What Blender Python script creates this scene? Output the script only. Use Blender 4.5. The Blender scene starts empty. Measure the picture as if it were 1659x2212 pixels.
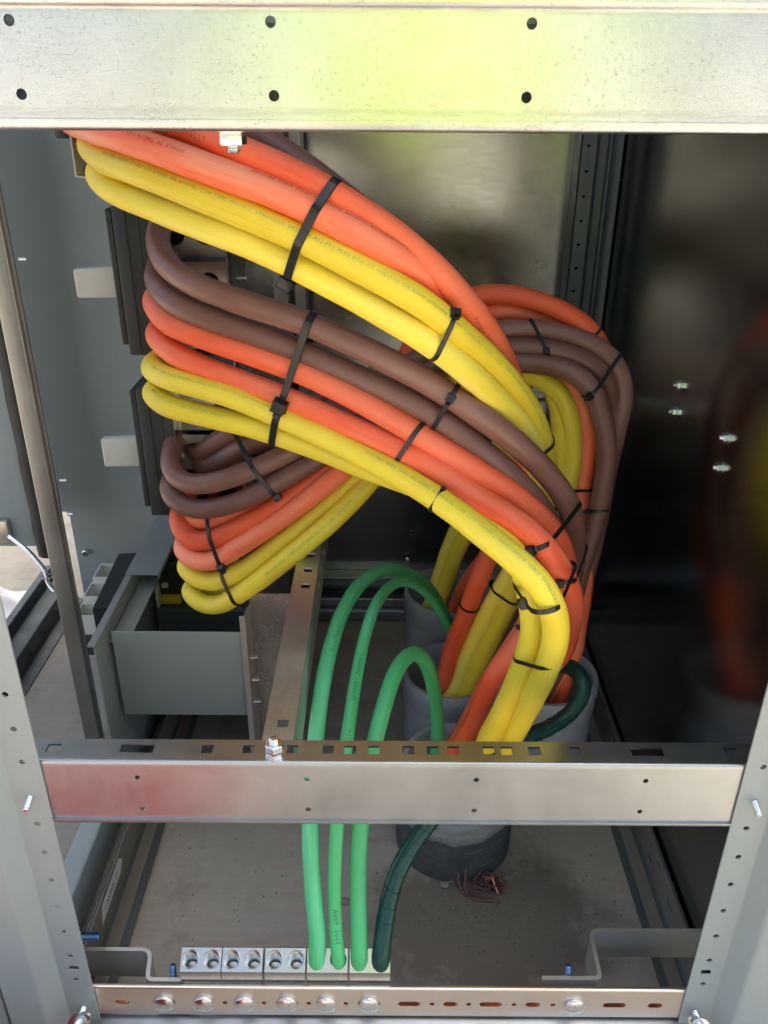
import bpy, bmesh, math, random
from mathutils import Vector, Matrix, geometry
random.seed(7)
R = math.radians
sc = bpy.context.scene
COL = sc.collection

# ------------------------------------------------------------------ camera
CAM_H, CAM_D, CAM_X = 1.15, 0.6675, -0.011
PITCH, ROLL = R(26.6), R(0.38)
cam_d = bpy.data.cameras.new('camera')
cam = bpy.data.objects.new('camera', cam_d); COL.objects.link(cam)
sc.camera = cam
cam.location = (CAM_X, -CAM_D, CAM_H)
cam.rotation_euler = (Matrix.Rotation(R(90) - PITCH, 3, 'X') @ Matrix.Rotation(ROLL, 3, 'Z')).to_euler()
cam_d.sensor_fit = 'VERTICAL'; cam_d.sensor_height = 34.6
cam_d.lens = 34.6 * 1790.0 / 2212.0
cam_d.clip_start = 0.02; cam_d.clip_end = 400

# ------------------------------------------------------------------ world, sun, exposure
w = bpy.data.worlds.new('World'); sc.world = w; w.use_nodes = True
nt = w.node_tree; bg = nt.nodes['Background']
sky = nt.nodes.new('ShaderNodeTexSky'); sky.sky_type = 'NISHITA'; sky.sun_disc = False
SUN_EL, SUN_AZ = R(66), R(42)          # azimuth from +Y clockwise: the sun stands high behind the cabinet, its open front is in shade
sky.sun_elevation = SUN_EL; sky.sun_rotation = SUN_AZ
sky.air_density = 0.9; sky.dust_density = 7.0; sky.ozone_density = 1.0
nt.links.new(sky.outputs[0], bg.inputs[0]); bg.inputs[1].default_value = 0.15
sun_d = bpy.data.lights.new('sun', 'SUN'); sun_d.energy = 2.6; sun_d.angle = R(0.6); sun_d.color = (1.0, 0.95, 0.88)
sun = bpy.data.objects.new('sun', sun_d); COL.objects.link(sun)
sdir = Vector((math.sin(SUN_AZ) * math.cos(SUN_EL), math.cos(SUN_AZ) * math.cos(SUN_EL), math.sin(SUN_EL)))
sun.rotation_euler = sdir.to_track_quat('Z', 'Y').to_euler(); sun.location = sdir * 5
vs = sc.view_settings
vs.view_transform = 'Standard'; vs.look = 'None'; vs.gamma = 1.0; vs.use_curve_mapping = False
vs.exposure = 2.1
vs.use_white_balance = True; vs.white_balance_temperature = 6750; vs.white_balance_tint = 3
cy = sc.cycles
cy.use_denoising = True; cy.max_bounces = 10; cy.diffuse_bounces = 5; cy.glossy_bounces = 6
cy.caustics_reflective = True; cy.sample_clamp_indirect = 6.0; cy.blur_glossy = 0.5

# ------------------------------------------------------------------ pixel -> place (photo measured at 1659 x 2212)
_c, _s = math.cos(PITCH), math.sin(PITCH)
def at(px, py, X=None, Y=None, Z=None):
    a = (px - 829.5) / 1790.0; b = -(py - 1106.0) / 1790.0
    a, b = a * math.cos(ROLL) - b * math.sin(ROLL), a * math.sin(ROLL) + b * math.cos(ROLL)
    r = (a, _c + b * _s, -_s + b * _c)
    t = (Y + CAM_D) / r[1] if Y is not None else ((Z - CAM_H) / r[2] if Z is not None else (X - CAM_X) / r[0])
    return Vector((CAM_X + t * r[0], -CAM_D + t * r[1], CAM_H + t * r[2]))
def proj(p):
    dx, dy, dz = p[0] - CAM_X, p[1] + CAM_D, p[2] - CAM_H
    de = dy * _c - dz * _s; a, b = dx / de, (dy * _s + dz * _c) / de
    a, b = a * math.cos(ROLL) + b * math.sin(ROLL), -a * math.sin(ROLL) + b * math.cos(ROLL)
    return 829.5 + a * 1790.0, 1106.0 - b * 1790.0
CAMP = Vector((CAM_X, -CAM_D, CAM_H))

# ------------------------------------------------------------------ materials
class N:
    def __init__(s, name):
        s.m = bpy.data.materials.new(name); s.m.use_nodes = True
        s.t = s.m.node_tree; s.b = s.t.nodes['Principled BSDF']
    def n(s, typ, **k):
        o = s.t.nodes.new('ShaderNode' + typ)
        for a, v in k.items(): setattr(o, a, v)
        return o
    def l(s, a, b): s.t.links.new(a, b)
    def coord(s, scale=(1, 1, 1), kind='Object'):
        tc = s.n('TexCoord'); mp = s.n('Mapping'); mp.inputs['Scale'].default_value = scale
        s.l(tc.outputs[kind], mp.inputs[0]); return mp.outputs[0]
    def noise(s, vec, scale, detail=4, rough=0.55, dist=0):
        o = s.n('TexNoise'); o.inputs['Scale'].default_value = scale; o.inputs['Detail'].default_value = detail
        o.inputs['Roughness'].default_value = rough; o.inputs['Distortion'].default_value = dist
        s.l(vec, o.inputs['Vector']); return o.outputs['Fac']
    def ramp(s, fac, stops):
        o = s.n('ValToRGB'); e = o.color_ramp.elements
        while len(e) < len(stops): e.new(0.5)
        for i, (p, c) in enumerate(stops):
            e[i].position = p; e[i].color = (c, c, c, 1) if isinstance(c, (int, float)) else (*c, 1)
        s.l(fac, o.inputs[0]); return o.outputs[0]
    def mix(s, fac, a, b, mode='MIX'):
        o = s.n('Mix', data_type='RGBA', blend_type=mode)
        for sock, v in ((o.inputs[0], fac), (o.inputs[6], a), (o.inputs[7], b)):
            if hasattr(v, 'is_linked'): s.l(v, sock)
            elif isinstance(v, (int, float)): sock.default_value = v
            else: sock.default_value = (*v, 1)
        return o.outputs[2]
    def bump(s, h, strength=0.2, dist=0.001):
        o = s.n('Bump'); o.inputs['Strength'].default_value = strength; o.inputs['Distance'].default_value = dist
        s.l(h, o.inputs['Height']); s.l(o.outputs[0], s.b.inputs['Normal'])
    def set(s, **k):
        for a, v in k.items():
            i = s.b.inputs[a.replace('_', ' ')]
            if hasattr(v, 'is_linked'): s.l(v, i)
            elif isinstance(v, tuple): i.default_value = (*v, 1)
            else: i.default_value = v
        return s.m

def mat_galv(name, col=(0.62, 0.62, 0.60), r0=0.16, r1=0.34, speck=0.0, streak=(1, 1, 1), bump=0.12, bands=()):
    k = N(name); v = k.coord(); vs_ = k.coord(streak)
    big = k.noise(v, 9, 5, 0.6); fine = k.noise(vs_, 160, 3, 0.6); grain = k.noise(v, 900, 2)
    c = k.mix(k.ramp(big, [(0.3, 0.0), (0.7, 1.0)]), tuple(x * 0.86 for x in col), tuple(min(1, x * 1.08) for x in col))
    if speck:
        vo = k.n('TexVoronoi'); vo.inputs['Scale'].default_value = 95; k.l(v, vo.inputs['Vector'])
        patch = k.ramp(k.noise(v, 11, 5, 0.75), [(0.38, 0.0), (0.58, 1.0)])
        dots = k.ramp(k.noise(v, 300, 3, 0.75), [(0.57, 0.0), (0.63, 1.0)])
        mm = k.n('Math', operation='MULTIPLY'); k.l(patch, mm.inputs[0]); k.l(dots, mm.inputs[1])
        m2 = k.n('Math', operation='MULTIPLY'); k.l(mm.outputs[0], m2.inputs[0]); m2.inputs[1].default_value = speck
        c = k.mix(m2.outputs[0], c, (0.33, 0.335, 0.33))
    if bands:       # rolling scuffs that run along the folds of the sheet
        tc = k.n('TexCoord'); sx_ = k.n('SeparateXYZ'); k.l(tc.outputs['Object'], sx_.inputs[0])
        ro = k.noise(k.coord((22, 1, 260)), 1.0, 5, 0.75)
        for z in bands:
            d0 = k.n('Math', operation='SUBTRACT'); k.l(sx_.outputs[2], d0.inputs[0]); d0.inputs[1].default_value = z
            d1 = k.n('Math', operation='ABSOLUTE'); k.l(d0.outputs[0], d1.inputs[0])
            d2 = k.n('MapRange'); k.l(d1.outputs[0], d2.inputs[0]); d2.inputs[1].default_value = 0.0042; d2.inputs[2].default_value = 0.0014
            d3 = k.n('Math', operation='MULTIPLY'); k.l(d2.outputs[0], d3.inputs[0]); k.l(k.ramp(ro, [(0.40, 0.0), (0.56, 0.75)]), d3.inputs[1])
            c = k.mix(d3.outputs[0], c, (0.40, 0.41, 0.40))
    rr = k.n('MapRange'); rr.inputs[3].default_value = r0; rr.inputs[4].default_value = r1
    ad = k.n('Math', operation='MULTIPLY_ADD'); k.l(fine, ad.inputs[0]); ad.inputs[1].default_value = 0.45
    k.l(big, ad.inputs[2]); k.l(ad.outputs[0], rr.inputs[0]); rr.inputs[1].default_value = 0.4; rr.inputs[2].default_value = 1.0
    h = k.n('Math', operation='ADD'); k.l(fine, h.inputs[0]); k.l(grain, h.inputs[1])
    k.bump(h.outputs[0], bump, 0.0006)
    return k.set(Base_Color=c, Metallic=1.0, Roughness=rr.outputs[0])
def mat_paint(name, col, rough=0.42, dirt=0.25, bump=0.08):
    k = N(name); v = k.coord()
    d = k.ramp(k.noise(v, 6, 7, 0.65), [(0.35, 0.0), (0.75, 1.0)])
    c = k.mix(d, col, tuple(x * (1 - dirt) for x in col))
    f = k.ramp(k.noise(v, 240, 3, 0.7), [(0.70, 0.0), (0.80, 0.35)])
    c = k.mix(f, c, tuple(min(1, x * 1.5) for x in col))
    k.bump(k.noise(v, 700, 2), bump, 0.0004)
    return k.set(Base_Color=c, Roughness=k.ramp(k.noise(v, 20, 4), [(0.3, rough - 0.06), (0.7, rough + 0.1)]))
def mat_cable(name, col, dark, pale, rough=0.40, scuff=(0.75, 0.70, 0.62), dirt=0.6, scuff_amt=0.35, spec=0.4, pale_amt=0.6):
    k = N(name); v = k.coord(); oi = k.n('ObjectInfo')
    ofs = k.n('VectorMath', operation='MULTIPLY_ADD'); k.l(oi.outputs['Random'], ofs.inputs[0])
    ofs.inputs[1].default_value = (7, 11, 5); k.l(v, ofs.inputs[2]); v = ofs.outputs[0]
    # coordinates that run along and round the jacket
    uv = k.n('UVMap'); sp = k.n('SeparateXYZ'); k.l(uv.outputs[0], sp.inputs[0])
    an = k.n('Math', operation='MULTIPLY'); k.l(sp.outputs[1], an.inputs[0]); an.inputs[1].default_value = 2 * math.pi
    co = k.n('Math', operation='COSINE'); si = k.n('Math', operation='SINE'); k.l(an.outputs[0], co.inputs[0]); k.l(an.outputs[0], si.inputs[0])
    def along(su, sv):
        cb = k.n('CombineXYZ'); m0 = k.n('Math', operation='MULTIPLY_ADD'); k.l(sp.outputs[0], m0.inputs[0]); m0.inputs[1].default_value = su
        m9 = k.n('Math', operation='MULTIPLY'); k.l(oi.outputs['Random'], m9.inputs[0]); m9.inputs[1].default_value = 37.0; k.l(m9.outputs[0], m0.inputs[2])
        m1 = k.n('Math', operation='MULTIPLY'); k.l(co.outputs[0], m1.inputs[0]); m1.inputs[1].default_value = sv
        m2 = k.n('Math', operation='MULTIPLY'); k.l(si.outputs[0], m2.inputs[0]); m2.inputs[1].default_value = sv
        k.l(m0.outputs[0], cb.inputs[0]); k.l(m1.outputs[0], cb.inputs[1]); k.l(m2.outputs[0], cb.inputs[2]); return cb.outputs[0]
    def mul(x, y):
        m = k.n('Math', operation='MULTIPLY'); k.l(x, m.inputs[0])
        if hasattr(y, 'is_linked'): k.l(y, m.inputs[1])
        else: m.inputs[1].default_value = y
        return m.outputs[0]
    big = k.ramp(k.noise(v, 10, 6, 0.6), [(0.35, 0.0), (0.72, 1.0)])
    c = k.mix(mul(big, dirt), col, dark)
    c = k.mix(mul(k.ramp(k.noise(along(5, 0.5), 1.0, 3, 0.5), [(0.40, 0.0), (0.68, 1.0)]), mul(oi.outputs['Random'], pale_amt * 2.0)), c, pale)
    streak = k.ramp(k.noise(along(9, 5.0), 1.0, 5, 0.65), [(0.54, 0.0), (0.74, 1.0)])
    patch = k.ramp(k.noise(along(14, 0.7), 1.0, 3), [(0.42, 0.0), (0.62, 1.0)])
    c = k.mix(mul(mul(streak, patch), 0.55), c, tuple(x * 0.55 for x in dark))
    spots = k.ramp(k.noise(v, 130, 5, 0.7), [(0.66, 0.0), (0.76, 1.0)])
    pm = k.ramp(k.noise(v, 16, 3), [(0.50, 0.0), (0.66, 1.0)])
    c = k.mix(mul(mul(spots, pm), 0.55), c, tuple(x * 0.25 for x in dark))
    sc1 = k.ramp(k.noise(along(40, 9.0), 1.0, 8, 0.8, 0.8), [(0.60, 0.0), (0.70, 1.0)])
    sc2 = k.ramp(k.noise(along(9, 1.2), 1.0, 3), [(0.50, 0.0), (0.64, 1.0)])
    c = k.mix(mul(mul(sc1, sc2), scuff_amt * 1.8), c, scuff)
    hv = k.n('HueSaturation'); k.l(c, hv.inputs['Color'])
    mr = k.n('MapRange'); k.l(oi.outputs['Random'], mr.inputs[0]); mr.inputs[3].default_value = 0.90; mr.inputs[4].default_value = 1.06
    k.l(mr.outputs[0], hv.inputs['Value'])
    h = k.n('Math', operation='ADD'); k.l(k.noise(v, 70, 5, 0.6), h.inputs[0]); k.l(sc1, h.inputs[1])
    k.bump(h.outputs[0], 0.14, 0.0010)
    ro = k.n('Math', operation='MULTIPLY_ADD'); k.l(streak, ro.inputs[0]); ro.inputs[1].default_value = 0.12
    k.l(k.ramp(k.noise(v, 25, 4), [(0.3, rough - 0.06), (0.7, rough + 0.14)]), ro.inputs[2])
    return k.set(Base_Color=hv.outputs[0], Roughness=ro.outputs[0], Specular_IOR_Level=spec)
def mat_plain(name, col, rough=0.5, metal=0.0, bump=0.05, var=0.15, scale=60):
    k = N(name); v = k.coord()
    c = k.mix(k.noise(v, scale, 5, 0.6), tuple(x * (1 - var) for x in col), tuple(min(1, x * (1 + var)) for x in col))
    k.bump(k.noise(v, scale * 8, 3), bump, 0.0005)
    return k.set(Base_Color=c, Roughness=rough, Metallic=metal)
def mat_concrete():
    k = N('concrete'); v = k.coord(); br = k.coord((9.0, 150, 1))
    broom = k.noise(br, 1.0, 4, 0.6, 0.3); big = k.noise(v, 2.2, 8, 0.65); mid = k.noise(v, 13, 6, 0.7); fine = k.noise(v, 420, 4, 0.7)
    c = k.mix(k.ramp(big, [(0.3, 0.0), (0.7, 1.0)]), (0.310, 0.270, 0.222), (0.440, 0.395, 0.340))
    c = k.mix(k.ramp(broom, [(0.35, 0.0), (0.68, 0.28)]), c, (0.265, 0.235, 0.20))
    c = k.mix(k.ramp(mid, [(0.52, 0.0), (0.70, 0.6)]), c, (0.215, 0.185, 0.155))
    c = k.mix(k.ramp(fine, [(0.60, 0.0), (0.75, 0.5)]), c, (0.14, 0.12, 0.10))
    # damp, silty stain spreading in front of the nearest conduit
    tc = k.n('TexCoord'); mp = k.n('Mapping'); k.l(tc.outputs['Object'], mp.inputs[0])
    mp.inputs['Location'].default_value = (-0.15, -0.20, 0); gr = k.n('TexGradient', gradient_type='SPHERICAL')
    mp.inputs['Scale'].default_value = (1.0, 1.0, 1.0)
    sv = k.n('VectorMath', operation='MULTIPLY'); k.l(mp.outputs[0], sv.inputs[0]); sv.inputs[1].default_value = (4.2, 5.5, 1)
    k.l(sv.outputs[0], gr.inputs[0])
    mm = k.n('Math', operation='MULTIPLY'); k.l(gr.outputs[1], mm.inputs[0]); k.l(k.ramp(mid, [(0.25, 0.3), (0.6, 1.5)]), mm.inputs[1])
    c = k.mix(k.ramp(mm.outputs[0], [(0.05, 0.0), (0.42, 0.85)]), c, (0.125, 0.105, 0.082))
    h = k.n('Math', operation='MULTIPLY_ADD'); k.l(broom, h.inputs[0]); h.inputs[1].default_value = 0.7; k.l(fine, h.inputs[2])
    k.bump(h.outputs[0], 0.50, 0.0014)
    return k.set(Base_Color=c, Roughness=0.9, Specular_IOR_Level=0.25)
def mat_pvc():
    k = N('grey_pvc'); v = k.coord(); st = k.coord((6, 6, 60))
    c = k.mix(k.ramp(k.noise(v, 12, 6, 0.65), [(0.35, 0.0), (0.7, 1.0)]), (0.29, 0.30, 0.315), (0.385, 0.395, 0.41))
    c = k.mix(k.ramp(k.noise(st, 4, 6, 0.7), [(0.60, 0.0), (0.74, 0.5)]), c, (0.30, 0.29, 0.27))
    k.bump(k.noise(v, 300, 3), 0.12, 0.0006)
    return k.set(Base_Color=c, Roughness=0.55)
def mat_pvc_dirty():
    k = N('mortar_stained_pvc'); v = k.coord(); st = k.coord((5, 5, 90))
    c = k.mix(k.ramp(k.noise(v, 16, 7, 0.7), [(0.35, 0.0), (0.65, 1.0)]), (0.045, 0.048, 0.050), (0.10, 0.10, 0.10))
    c = k.mix(k.ramp(k.noise(st, 3, 8, 0.75, 1.0), [(0.58, 0.0), (0.66, 0.8)]), c, (0.24, 0.23, 0.21))
    k.bump(k.noise(st, 6, 6, 0.7), 0.4, 0.0015)
    return k.set(Base_Color=c, Roughness=0.62)

M = {}
M['galv_bright'] = mat_galv('galvanised_sheet_speckled', (0.53, 0.545, 0.55), 0.22, 0.38, 0.8, (1, 1, 1), 0.25, bands=(1.2045, 1.1395))
M['galv_rail'] = mat_galv('scuffed_galvanised_rail', (0.55, 0.565, 0.58), 0.34, 0.54, 0.6, (1, 0.2, 1), 0.2)
M['galv_upright'] = mat_galv('upright_galvanised', (0.36, 0.355, 0.34), 0.30, 0.48, 0.2, (1, 1, 0.2), 0.2)
M['zincdull'] = mat_plain('dull_zinc_sheet', (0.46, 0.42, 0.385), 0.42, 0.55, 0.2, 0.15, 40)
M['railpaint'] = mat_paint('near_black_paint', (0.034, 0.042, 0.042), 0.45, 0.2)
M['galv_sheet'] = mat_galv('pitted_galvanised_sheet', (0.56, 0.535, 0.51), 0.20, 0.36, 0.8, (1, 1, 1), 0.25)
M['galv_matte'] = mat_galv('matte_galvanised_strip', (0.66, 0.65, 0.62), 0.42, 0.60, 0.2, (1, 1, 1), 0.2)
M['galv'] = mat_galv('galvanised_sheet', (0.385, 0.405, 0.425), 0.26, 0.44, 0.35, (1, 0.2, 0.2), 0.12)
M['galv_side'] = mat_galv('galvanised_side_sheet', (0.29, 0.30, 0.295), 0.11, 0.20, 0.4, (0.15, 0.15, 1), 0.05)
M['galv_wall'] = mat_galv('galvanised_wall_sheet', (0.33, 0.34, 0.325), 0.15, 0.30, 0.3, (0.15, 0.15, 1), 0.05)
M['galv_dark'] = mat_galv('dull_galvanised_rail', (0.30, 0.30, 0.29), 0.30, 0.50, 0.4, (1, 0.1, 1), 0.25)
M['web'] = mat_plain('dull_zinc_web', (0.27, 0.245, 0.21), 0.5, 0.35, 0.2, 0.2, 14)
M['post'] = mat_paint('grey_green_paint', (0.270, 0.302, 0.296), 0.38, 0.08)
M['wallpaint'] = mat_paint('blue_grey_paint', (0.345, 0.390, 0.405), 0.45, 0.10)
M['boxpaint'] = mat_paint('mid_grey_paint', (0.255, 0.278, 0.272), 0.42, 0.10)
M['darkpaint'] = mat_paint('dark_grey_paint', (0.085, 0.098, 0.098), 0.40, 0.15)
M['outpaint'] = mat_paint('weathered_grey_paint', (0.36, 0.40, 0.40), 0.5, 0.10)
M['orange'] = mat_cable('orange_insulation', (0.90, 0.135, 0.045), (0.80, 0.075, 0.028), (0.88, 0.29, 0.165), 0.42, (0.72, 0.48, 0.38), 0.7, 0.22)
M['yellow'] = mat_cable('yellow_insulation', (0.90, 0.70, 0.050), (0.78, 0.56, 0.035), (0.90, 0.77, 0.16), 0.42, (0.74, 0.68, 0.46), 0.6, 0.22)
M['brown'] = mat_cable('brown_insulation', (0.205, 0.090, 0.068), (0.150, 0.066, 0.050), (0.25, 0.125, 0.100), 0.36, (0.42, 0.32, 0.27), 0.7, 0.30, 0.5)
M['green'] = mat_cable('green_insulation', (0.070, 0.450, 0.165), (0.060, 0.33, 0.10), (0.12, 0.53, 0.27), 0.40, (0.30, 0.42, 0.22), 0.6, 0.22)
M['dgreen'] = mat_cable('dark_green_tape', (0.004, 0.042, 0.030), (0.003, 0.028, 0.020), (0.006, 0.052, 0.038), 0.28, (0.02, 0.07, 0.055), 0.6, 0.12, 0.4)
M['black'] = mat_plain('black_nylon', (0.010, 0.010, 0.011), 0.32, 0.0, 0.1, 0.3)
M['breaker'] = mat_plain('black_moulded_plastic', (0.028, 0.031, 0.034), 0.48, 0.0, 0.2, 0.15, 90)
M['handle'] = mat_plain('off_white_plastic', (0.62, 0.61, 0.57), 0.5, 0, 0.05, 0.06)
M['white'] = mat_plain('white_plastic', (0.72, 0.69, 0.62), 0.5, 0, 0.05, 0.08)
M['paper'] = mat_plain('paper_label', (0.66, 0.65, 0.66), 0.7, 0, 0.1, 0.08, 20)
M['ink'] = mat_plain('dark_ink', (0.06, 0.05, 0.05), 0.6)
M['ink_green'] = mat_plain('green_ink', (0.27, 0.43, 0.12), 0.6)
M['ink_brown'] = mat_plain('brown_ink', (0.36, 0.075, 0.04), 0.6)
M['ink_dgreen'] = mat_plain('dark_green_ink', (0.03, 0.12, 0.06), 0.6)
M['zinc'] = mat_plain('zinc_plated_steel', (0.72, 0.74, 0.76), 0.22, 1.0, 0.15, 0.12, 80)
M['bluezinc'] = mat_plain('blue_coated_steel', (0.09, 0.18, 0.34), 0.28, 0.9, 0.15, 0.25, 120)
M['alu'] = mat_plain('machined_aluminium', (0.42, 0.41, 0.385), 0.24, 1.0, 0.2, 0.10, 150)
M['tin'] = mat_plain('tin_plated_copper', (0.80, 0.71, 0.62), 0.34, 1.0, 0.12, 0.08, 30)
M['copper'] = mat_plain('bare_copper', (0.72, 0.30, 0.20), 0.35, 1.0, 0.15, 0.2, 60)
M['oldcopper'] = mat_plain('tarnished_copper', (0.150, 0.080, 0.068), 0.5, 0.6, 0.3, 0.4, 90)
M['dark'] = mat_plain('dark_void', (0.012, 0.012, 0.012), 0.7)
M['rubber'] = mat_plain('black_rubber', (0.014, 0.014, 0.015), 0.6, 0, 0.2, 0.3)
M['concrete'] = mat_concrete()
M['pvc'] = mat_pvc(); M['pvcd'] = mat_pvc_dirty()
M['mortar'] = mat_plain('crumbled_mortar', (0.235, 0.215, 0.185), 0.9, 0, 0.8, 0.3, 40)
M['stone'] = mat_plain('gravel_stone', (0.20, 0.175, 0.145), 0.85, 0, 0.5, 0.85, 260)
M['rag'] = mat_plain('white_cloth', (0.70, 0.68, 0.72), 0.85, 0, 0.4, 0.08, 30)
M['red'] = mat_plain('red_enamel', (0.55, 0.085, 0.085), 0.45, 0, 0.05, 0.1, 12)
M['hivis'] = mat_plain('high_visibility_cloth', (0.66, 0.84, 0.085), 0.8, 0, 0.3, 0.08, 12)
M['denim'] = mat_plain('blue_denim', (0.06, 0.08, 0.13), 0.85, 0, 0.3, 0.2, 30)
M['skin'] = mat_plain('skin', (0.46, 0.26, 0.18), 0.5, 0, 0.1, 0.1, 20)
M['helmet'] = mat_plain('white_helmet', (0.75, 0.75, 0.73), 0.3, 0, 0.05, 0.05, 10)
M['yellowclip'] = mat_plain('yellow_plastic', (0.62, 0.42, 0.03), 0.45)

# ------------------------------------------------------------------ mesh building
def fillet(pts, r, n=4, closed=False):
    if r <= 0: return [Vector(p) for p in pts]
    P = [Vector(p) for p in pts]; out = []
    for i, p in enumerate(P):
        if not closed and i in (0, len(P) - 1): out.append(p); continue
        a, b = P[i - 1] - p, P[(i + 1) % len(P)] - p
        rr = min(r, a.length * 0.45, b.length * 0.45)
        p0, p1 = p + a.normalized() * rr, p + b.normalized() * rr
        for k in range(n + 1):
            t = k / n; out.append(p0 * (1 - t) ** 2 + p * 2 * t * (1 - t) + p1 * t * t)
    return out
class MB:
    def __init__(s): s.v = []; s.f = []
    def add(s, vs_, fs):
        o = len(s.v); s.v += [tuple(v) for v in vs_]; s.f += [tuple(i + o for i in f) for f in fs]; return s
    def box(s, x0, x1, y0, y1, z0, z1, bev=0.0):
        if bev <= 0:
            v = [(x, y, z) for z in (z0, z1) for y in (y0, y1) for x in (x0, x1)]
            return s.add(v, [(0, 2, 3, 1), (4, 5, 7, 6), (0, 1, 5, 4), (2, 6, 7, 3), (0, 4, 6, 2), (1, 3, 7, 5)])
        bm = bmesh.new(); bmesh.ops.create_cube(bm, size=1)
        for q in bm.verts:
            q.co = ((x0 + x1) / 2 + q.co.x * (x1 - x0), (y0 + y1) / 2 + q.co.y * (y1 - y0), (z0 + z1) / 2 + q.co.z * (z1 - z0))
        bmesh.ops.bevel(bm, geom=bm.edges[:], offset=bev, segments=2, affect='EDGES', profile=0.5)
        return s.bm(bm)
    def bm(s, bm):
        bm.verts.index_update(); s.add([q.co[:] for q in bm.verts], [[q.index for q in f.verts] for f in bm.faces]); bm.free(); return s
    def prism(s, poly, axis, a0, a1):
        fn = {'x': lambda u, v, q: (q, u, v), 'y': lambda u, v, q: (u, q, v), 'z': lambda u, v, q: (u, v, q)}[axis]
        n = len(poly)
        ar = sum(poly[i][0] * poly[(i + 1) % n][1] - poly[(i + 1) % n][0] * poly[i][1] for i in range(n))
        if ar < 0: poly = poly[::-1]
        v = [fn(p[0], p[1], a0) for p in poly] + [fn(p[0], p[1], a1) for p in poly]
        f = [tuple(range(n))[::-1], tuple(range(n, 2 * n))] + [(i, (i + 1) % n, n + (i + 1) % n, n + i) for i in range(n)]
        if axis == 'y': f = [q[::-1] for q in f]
        return s.add(v, f)
    def sheet(s, prof, t, axis, a0, a1, fil=0.0):
        P = fillet([(p[0], p[1], 0) for p in prof], fil); n = len(P); off = []
        for i in range(n):
            d0 = (P[i] - P[i - 1]).normalized() if i else (P[1] - P[0]).normalized()
            d1 = (P[i + 1] - P[i]).normalized() if i < n - 1 else d0
            n0, n1 = Vector((-d0.y, d0.x, 0)), Vector((-d1.y, d1.x, 0))
            m = (n0 + n1); m = m / max(0.3, m.length_squared / 2) if m.length > 1e-6 else n0
            off.append(P[i] + m * t)
        # strip of quads on both sides (keeps concave profiles clean)
        fn = {'x': lambda p, q: (q, p.x, p.y), 'y': lambda p, q: (p.x, q, p.y), 'z': lambda p, q: (p.x, p.y, q)}[axis]
        v = [fn(p, a) for p in P for a in (a0, a1)] + [fn(p, a) for p in off for a in (a0, a1)]
        o = 2 * n; f = []
        for i in range(n - 1):
            a = 2 * i
            f += [(a, a + 1, a + 3, a + 2), (o + a + 2, o + a + 3, o + a + 1, o + a), (a + 2, o + a + 2, o + a, a), (a + 1, o + a + 1, o + a + 3, a + 3)]
        f += [(0, o, o + 1, 1), (2 * n - 2, 2 * n - 1, o + 2 * n - 1, o + 2 * n - 2)]
        return s.add(v, f)
    def plate(s, outline, holes, t, fn):
        loops = [outline] + holes; co = []; ed = []
        for L in loops:
            b = len(co); co += [Vector((p[0], p[1])) for p in L]; ed += [(b + i, b + (i + 1) % len(L)) for i in range(len(L))]
        r = geometry.delaunay_2d_cdt(co, ed, [], 0, 1e-7); vs2, fs = r[0], r[2]
        def inside(p, L):
            c = False; j = len(L) - 1
            for i in range(len(L)):
                if (L[i][1] > p.y) != (L[j][1] > p.y) and p.x < (L[j][0] - L[i][0]) * (p.y - L[i][1]) / (L[j][1] - L[i][1]) + L[i][0]: c = not c
                j = i
            return c
        keep = []
        for f in fs:
            ctr = sum((vs2[i] for i in f), Vector((0, 0))) / len(f)
            if inside(ctr, outline) and not any(inside(ctr, h) for h in holes): keep.append(tuple(f))
        n = len(vs2); v = [fn(p.x, p.y, 0) for p in vs2] + [fn(p.x, p.y, t) for p in vs2]
        F = [f for f in keep] + [tuple(n + i for i in f[::-1]) for f in keep]
        cnt = {}
        for f in keep:
            for a, b in zip(f, f[1:] + f[:1]): cnt[(a, b)] = 1
        for (a, b) in cnt:
            if (b, a) not in cnt: F.append((b, a, n + a, n + b))
        return s.add(v, F)
    def ring_stack(s, rings, close=True, cap0=True, cap1=True):
        n = len(rings[0]); o = len(s.v); v = [p for r_ in rings for p in r_]; f = []
        for k in range(len(rings) - 1):
            for i in range(n):
                j = (i + 1) % n; f.append((k * n + i, k * n + j, (k + 1) * n + j, (k + 1) * n + i))
        if cap0: f.append(tuple(range(n))[::-1])
        if cap1: f.append(tuple((len(rings) - 1) * n + i for i in range(n)))
        return s.add(v, f)
    def lathe(s, prof, seg, c=(0, 0, 0), d=(0, 0, 1), cap0=True, cap1=True, rot=0):
        q = Vector((0, 0, 1)).rotation_difference(Vector(d).normalized()); c = Vector(c); rings = []
        for r_, h in prof:
            rings.append([c + q @ Vector((r_ * math.cos(2 * math.pi * i / seg + rot), r_ * math.sin(2 * math.pi * i / seg + rot), h)) for i in range(seg)])
        return s.ring_stack(rings, True, cap0, cap1)
    def tube(s, pts, r, seg=16, caps=True):
        P = [Vector(p) for p in pts]; rr = r if isinstance(r, (list, tuple)) else [r] * len(P)
        T = [(P[min(i + 1, len(P) - 1)] - P[max(i - 1, 0)]).normalized() for i in range(len(P))]
        nrm = T[0].orthogonal().normalized(); rings = []
        for i, p in enumerate(P):
            if i: nrm = (T[i - 1].rotation_difference(T[i]) @ nrm); nrm = (nrm - T[i] * nrm.dot(T[i])).normalized()
            b = T[i].cross(nrm)
            rings.append([p + (nrm * math.cos(2 * math.pi * k / seg) + b * math.sin(2 * math.pi * k / seg)) * rr[i] for k in range(seg)])
        return s.ring_stack(rings, True, caps, caps)
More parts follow.
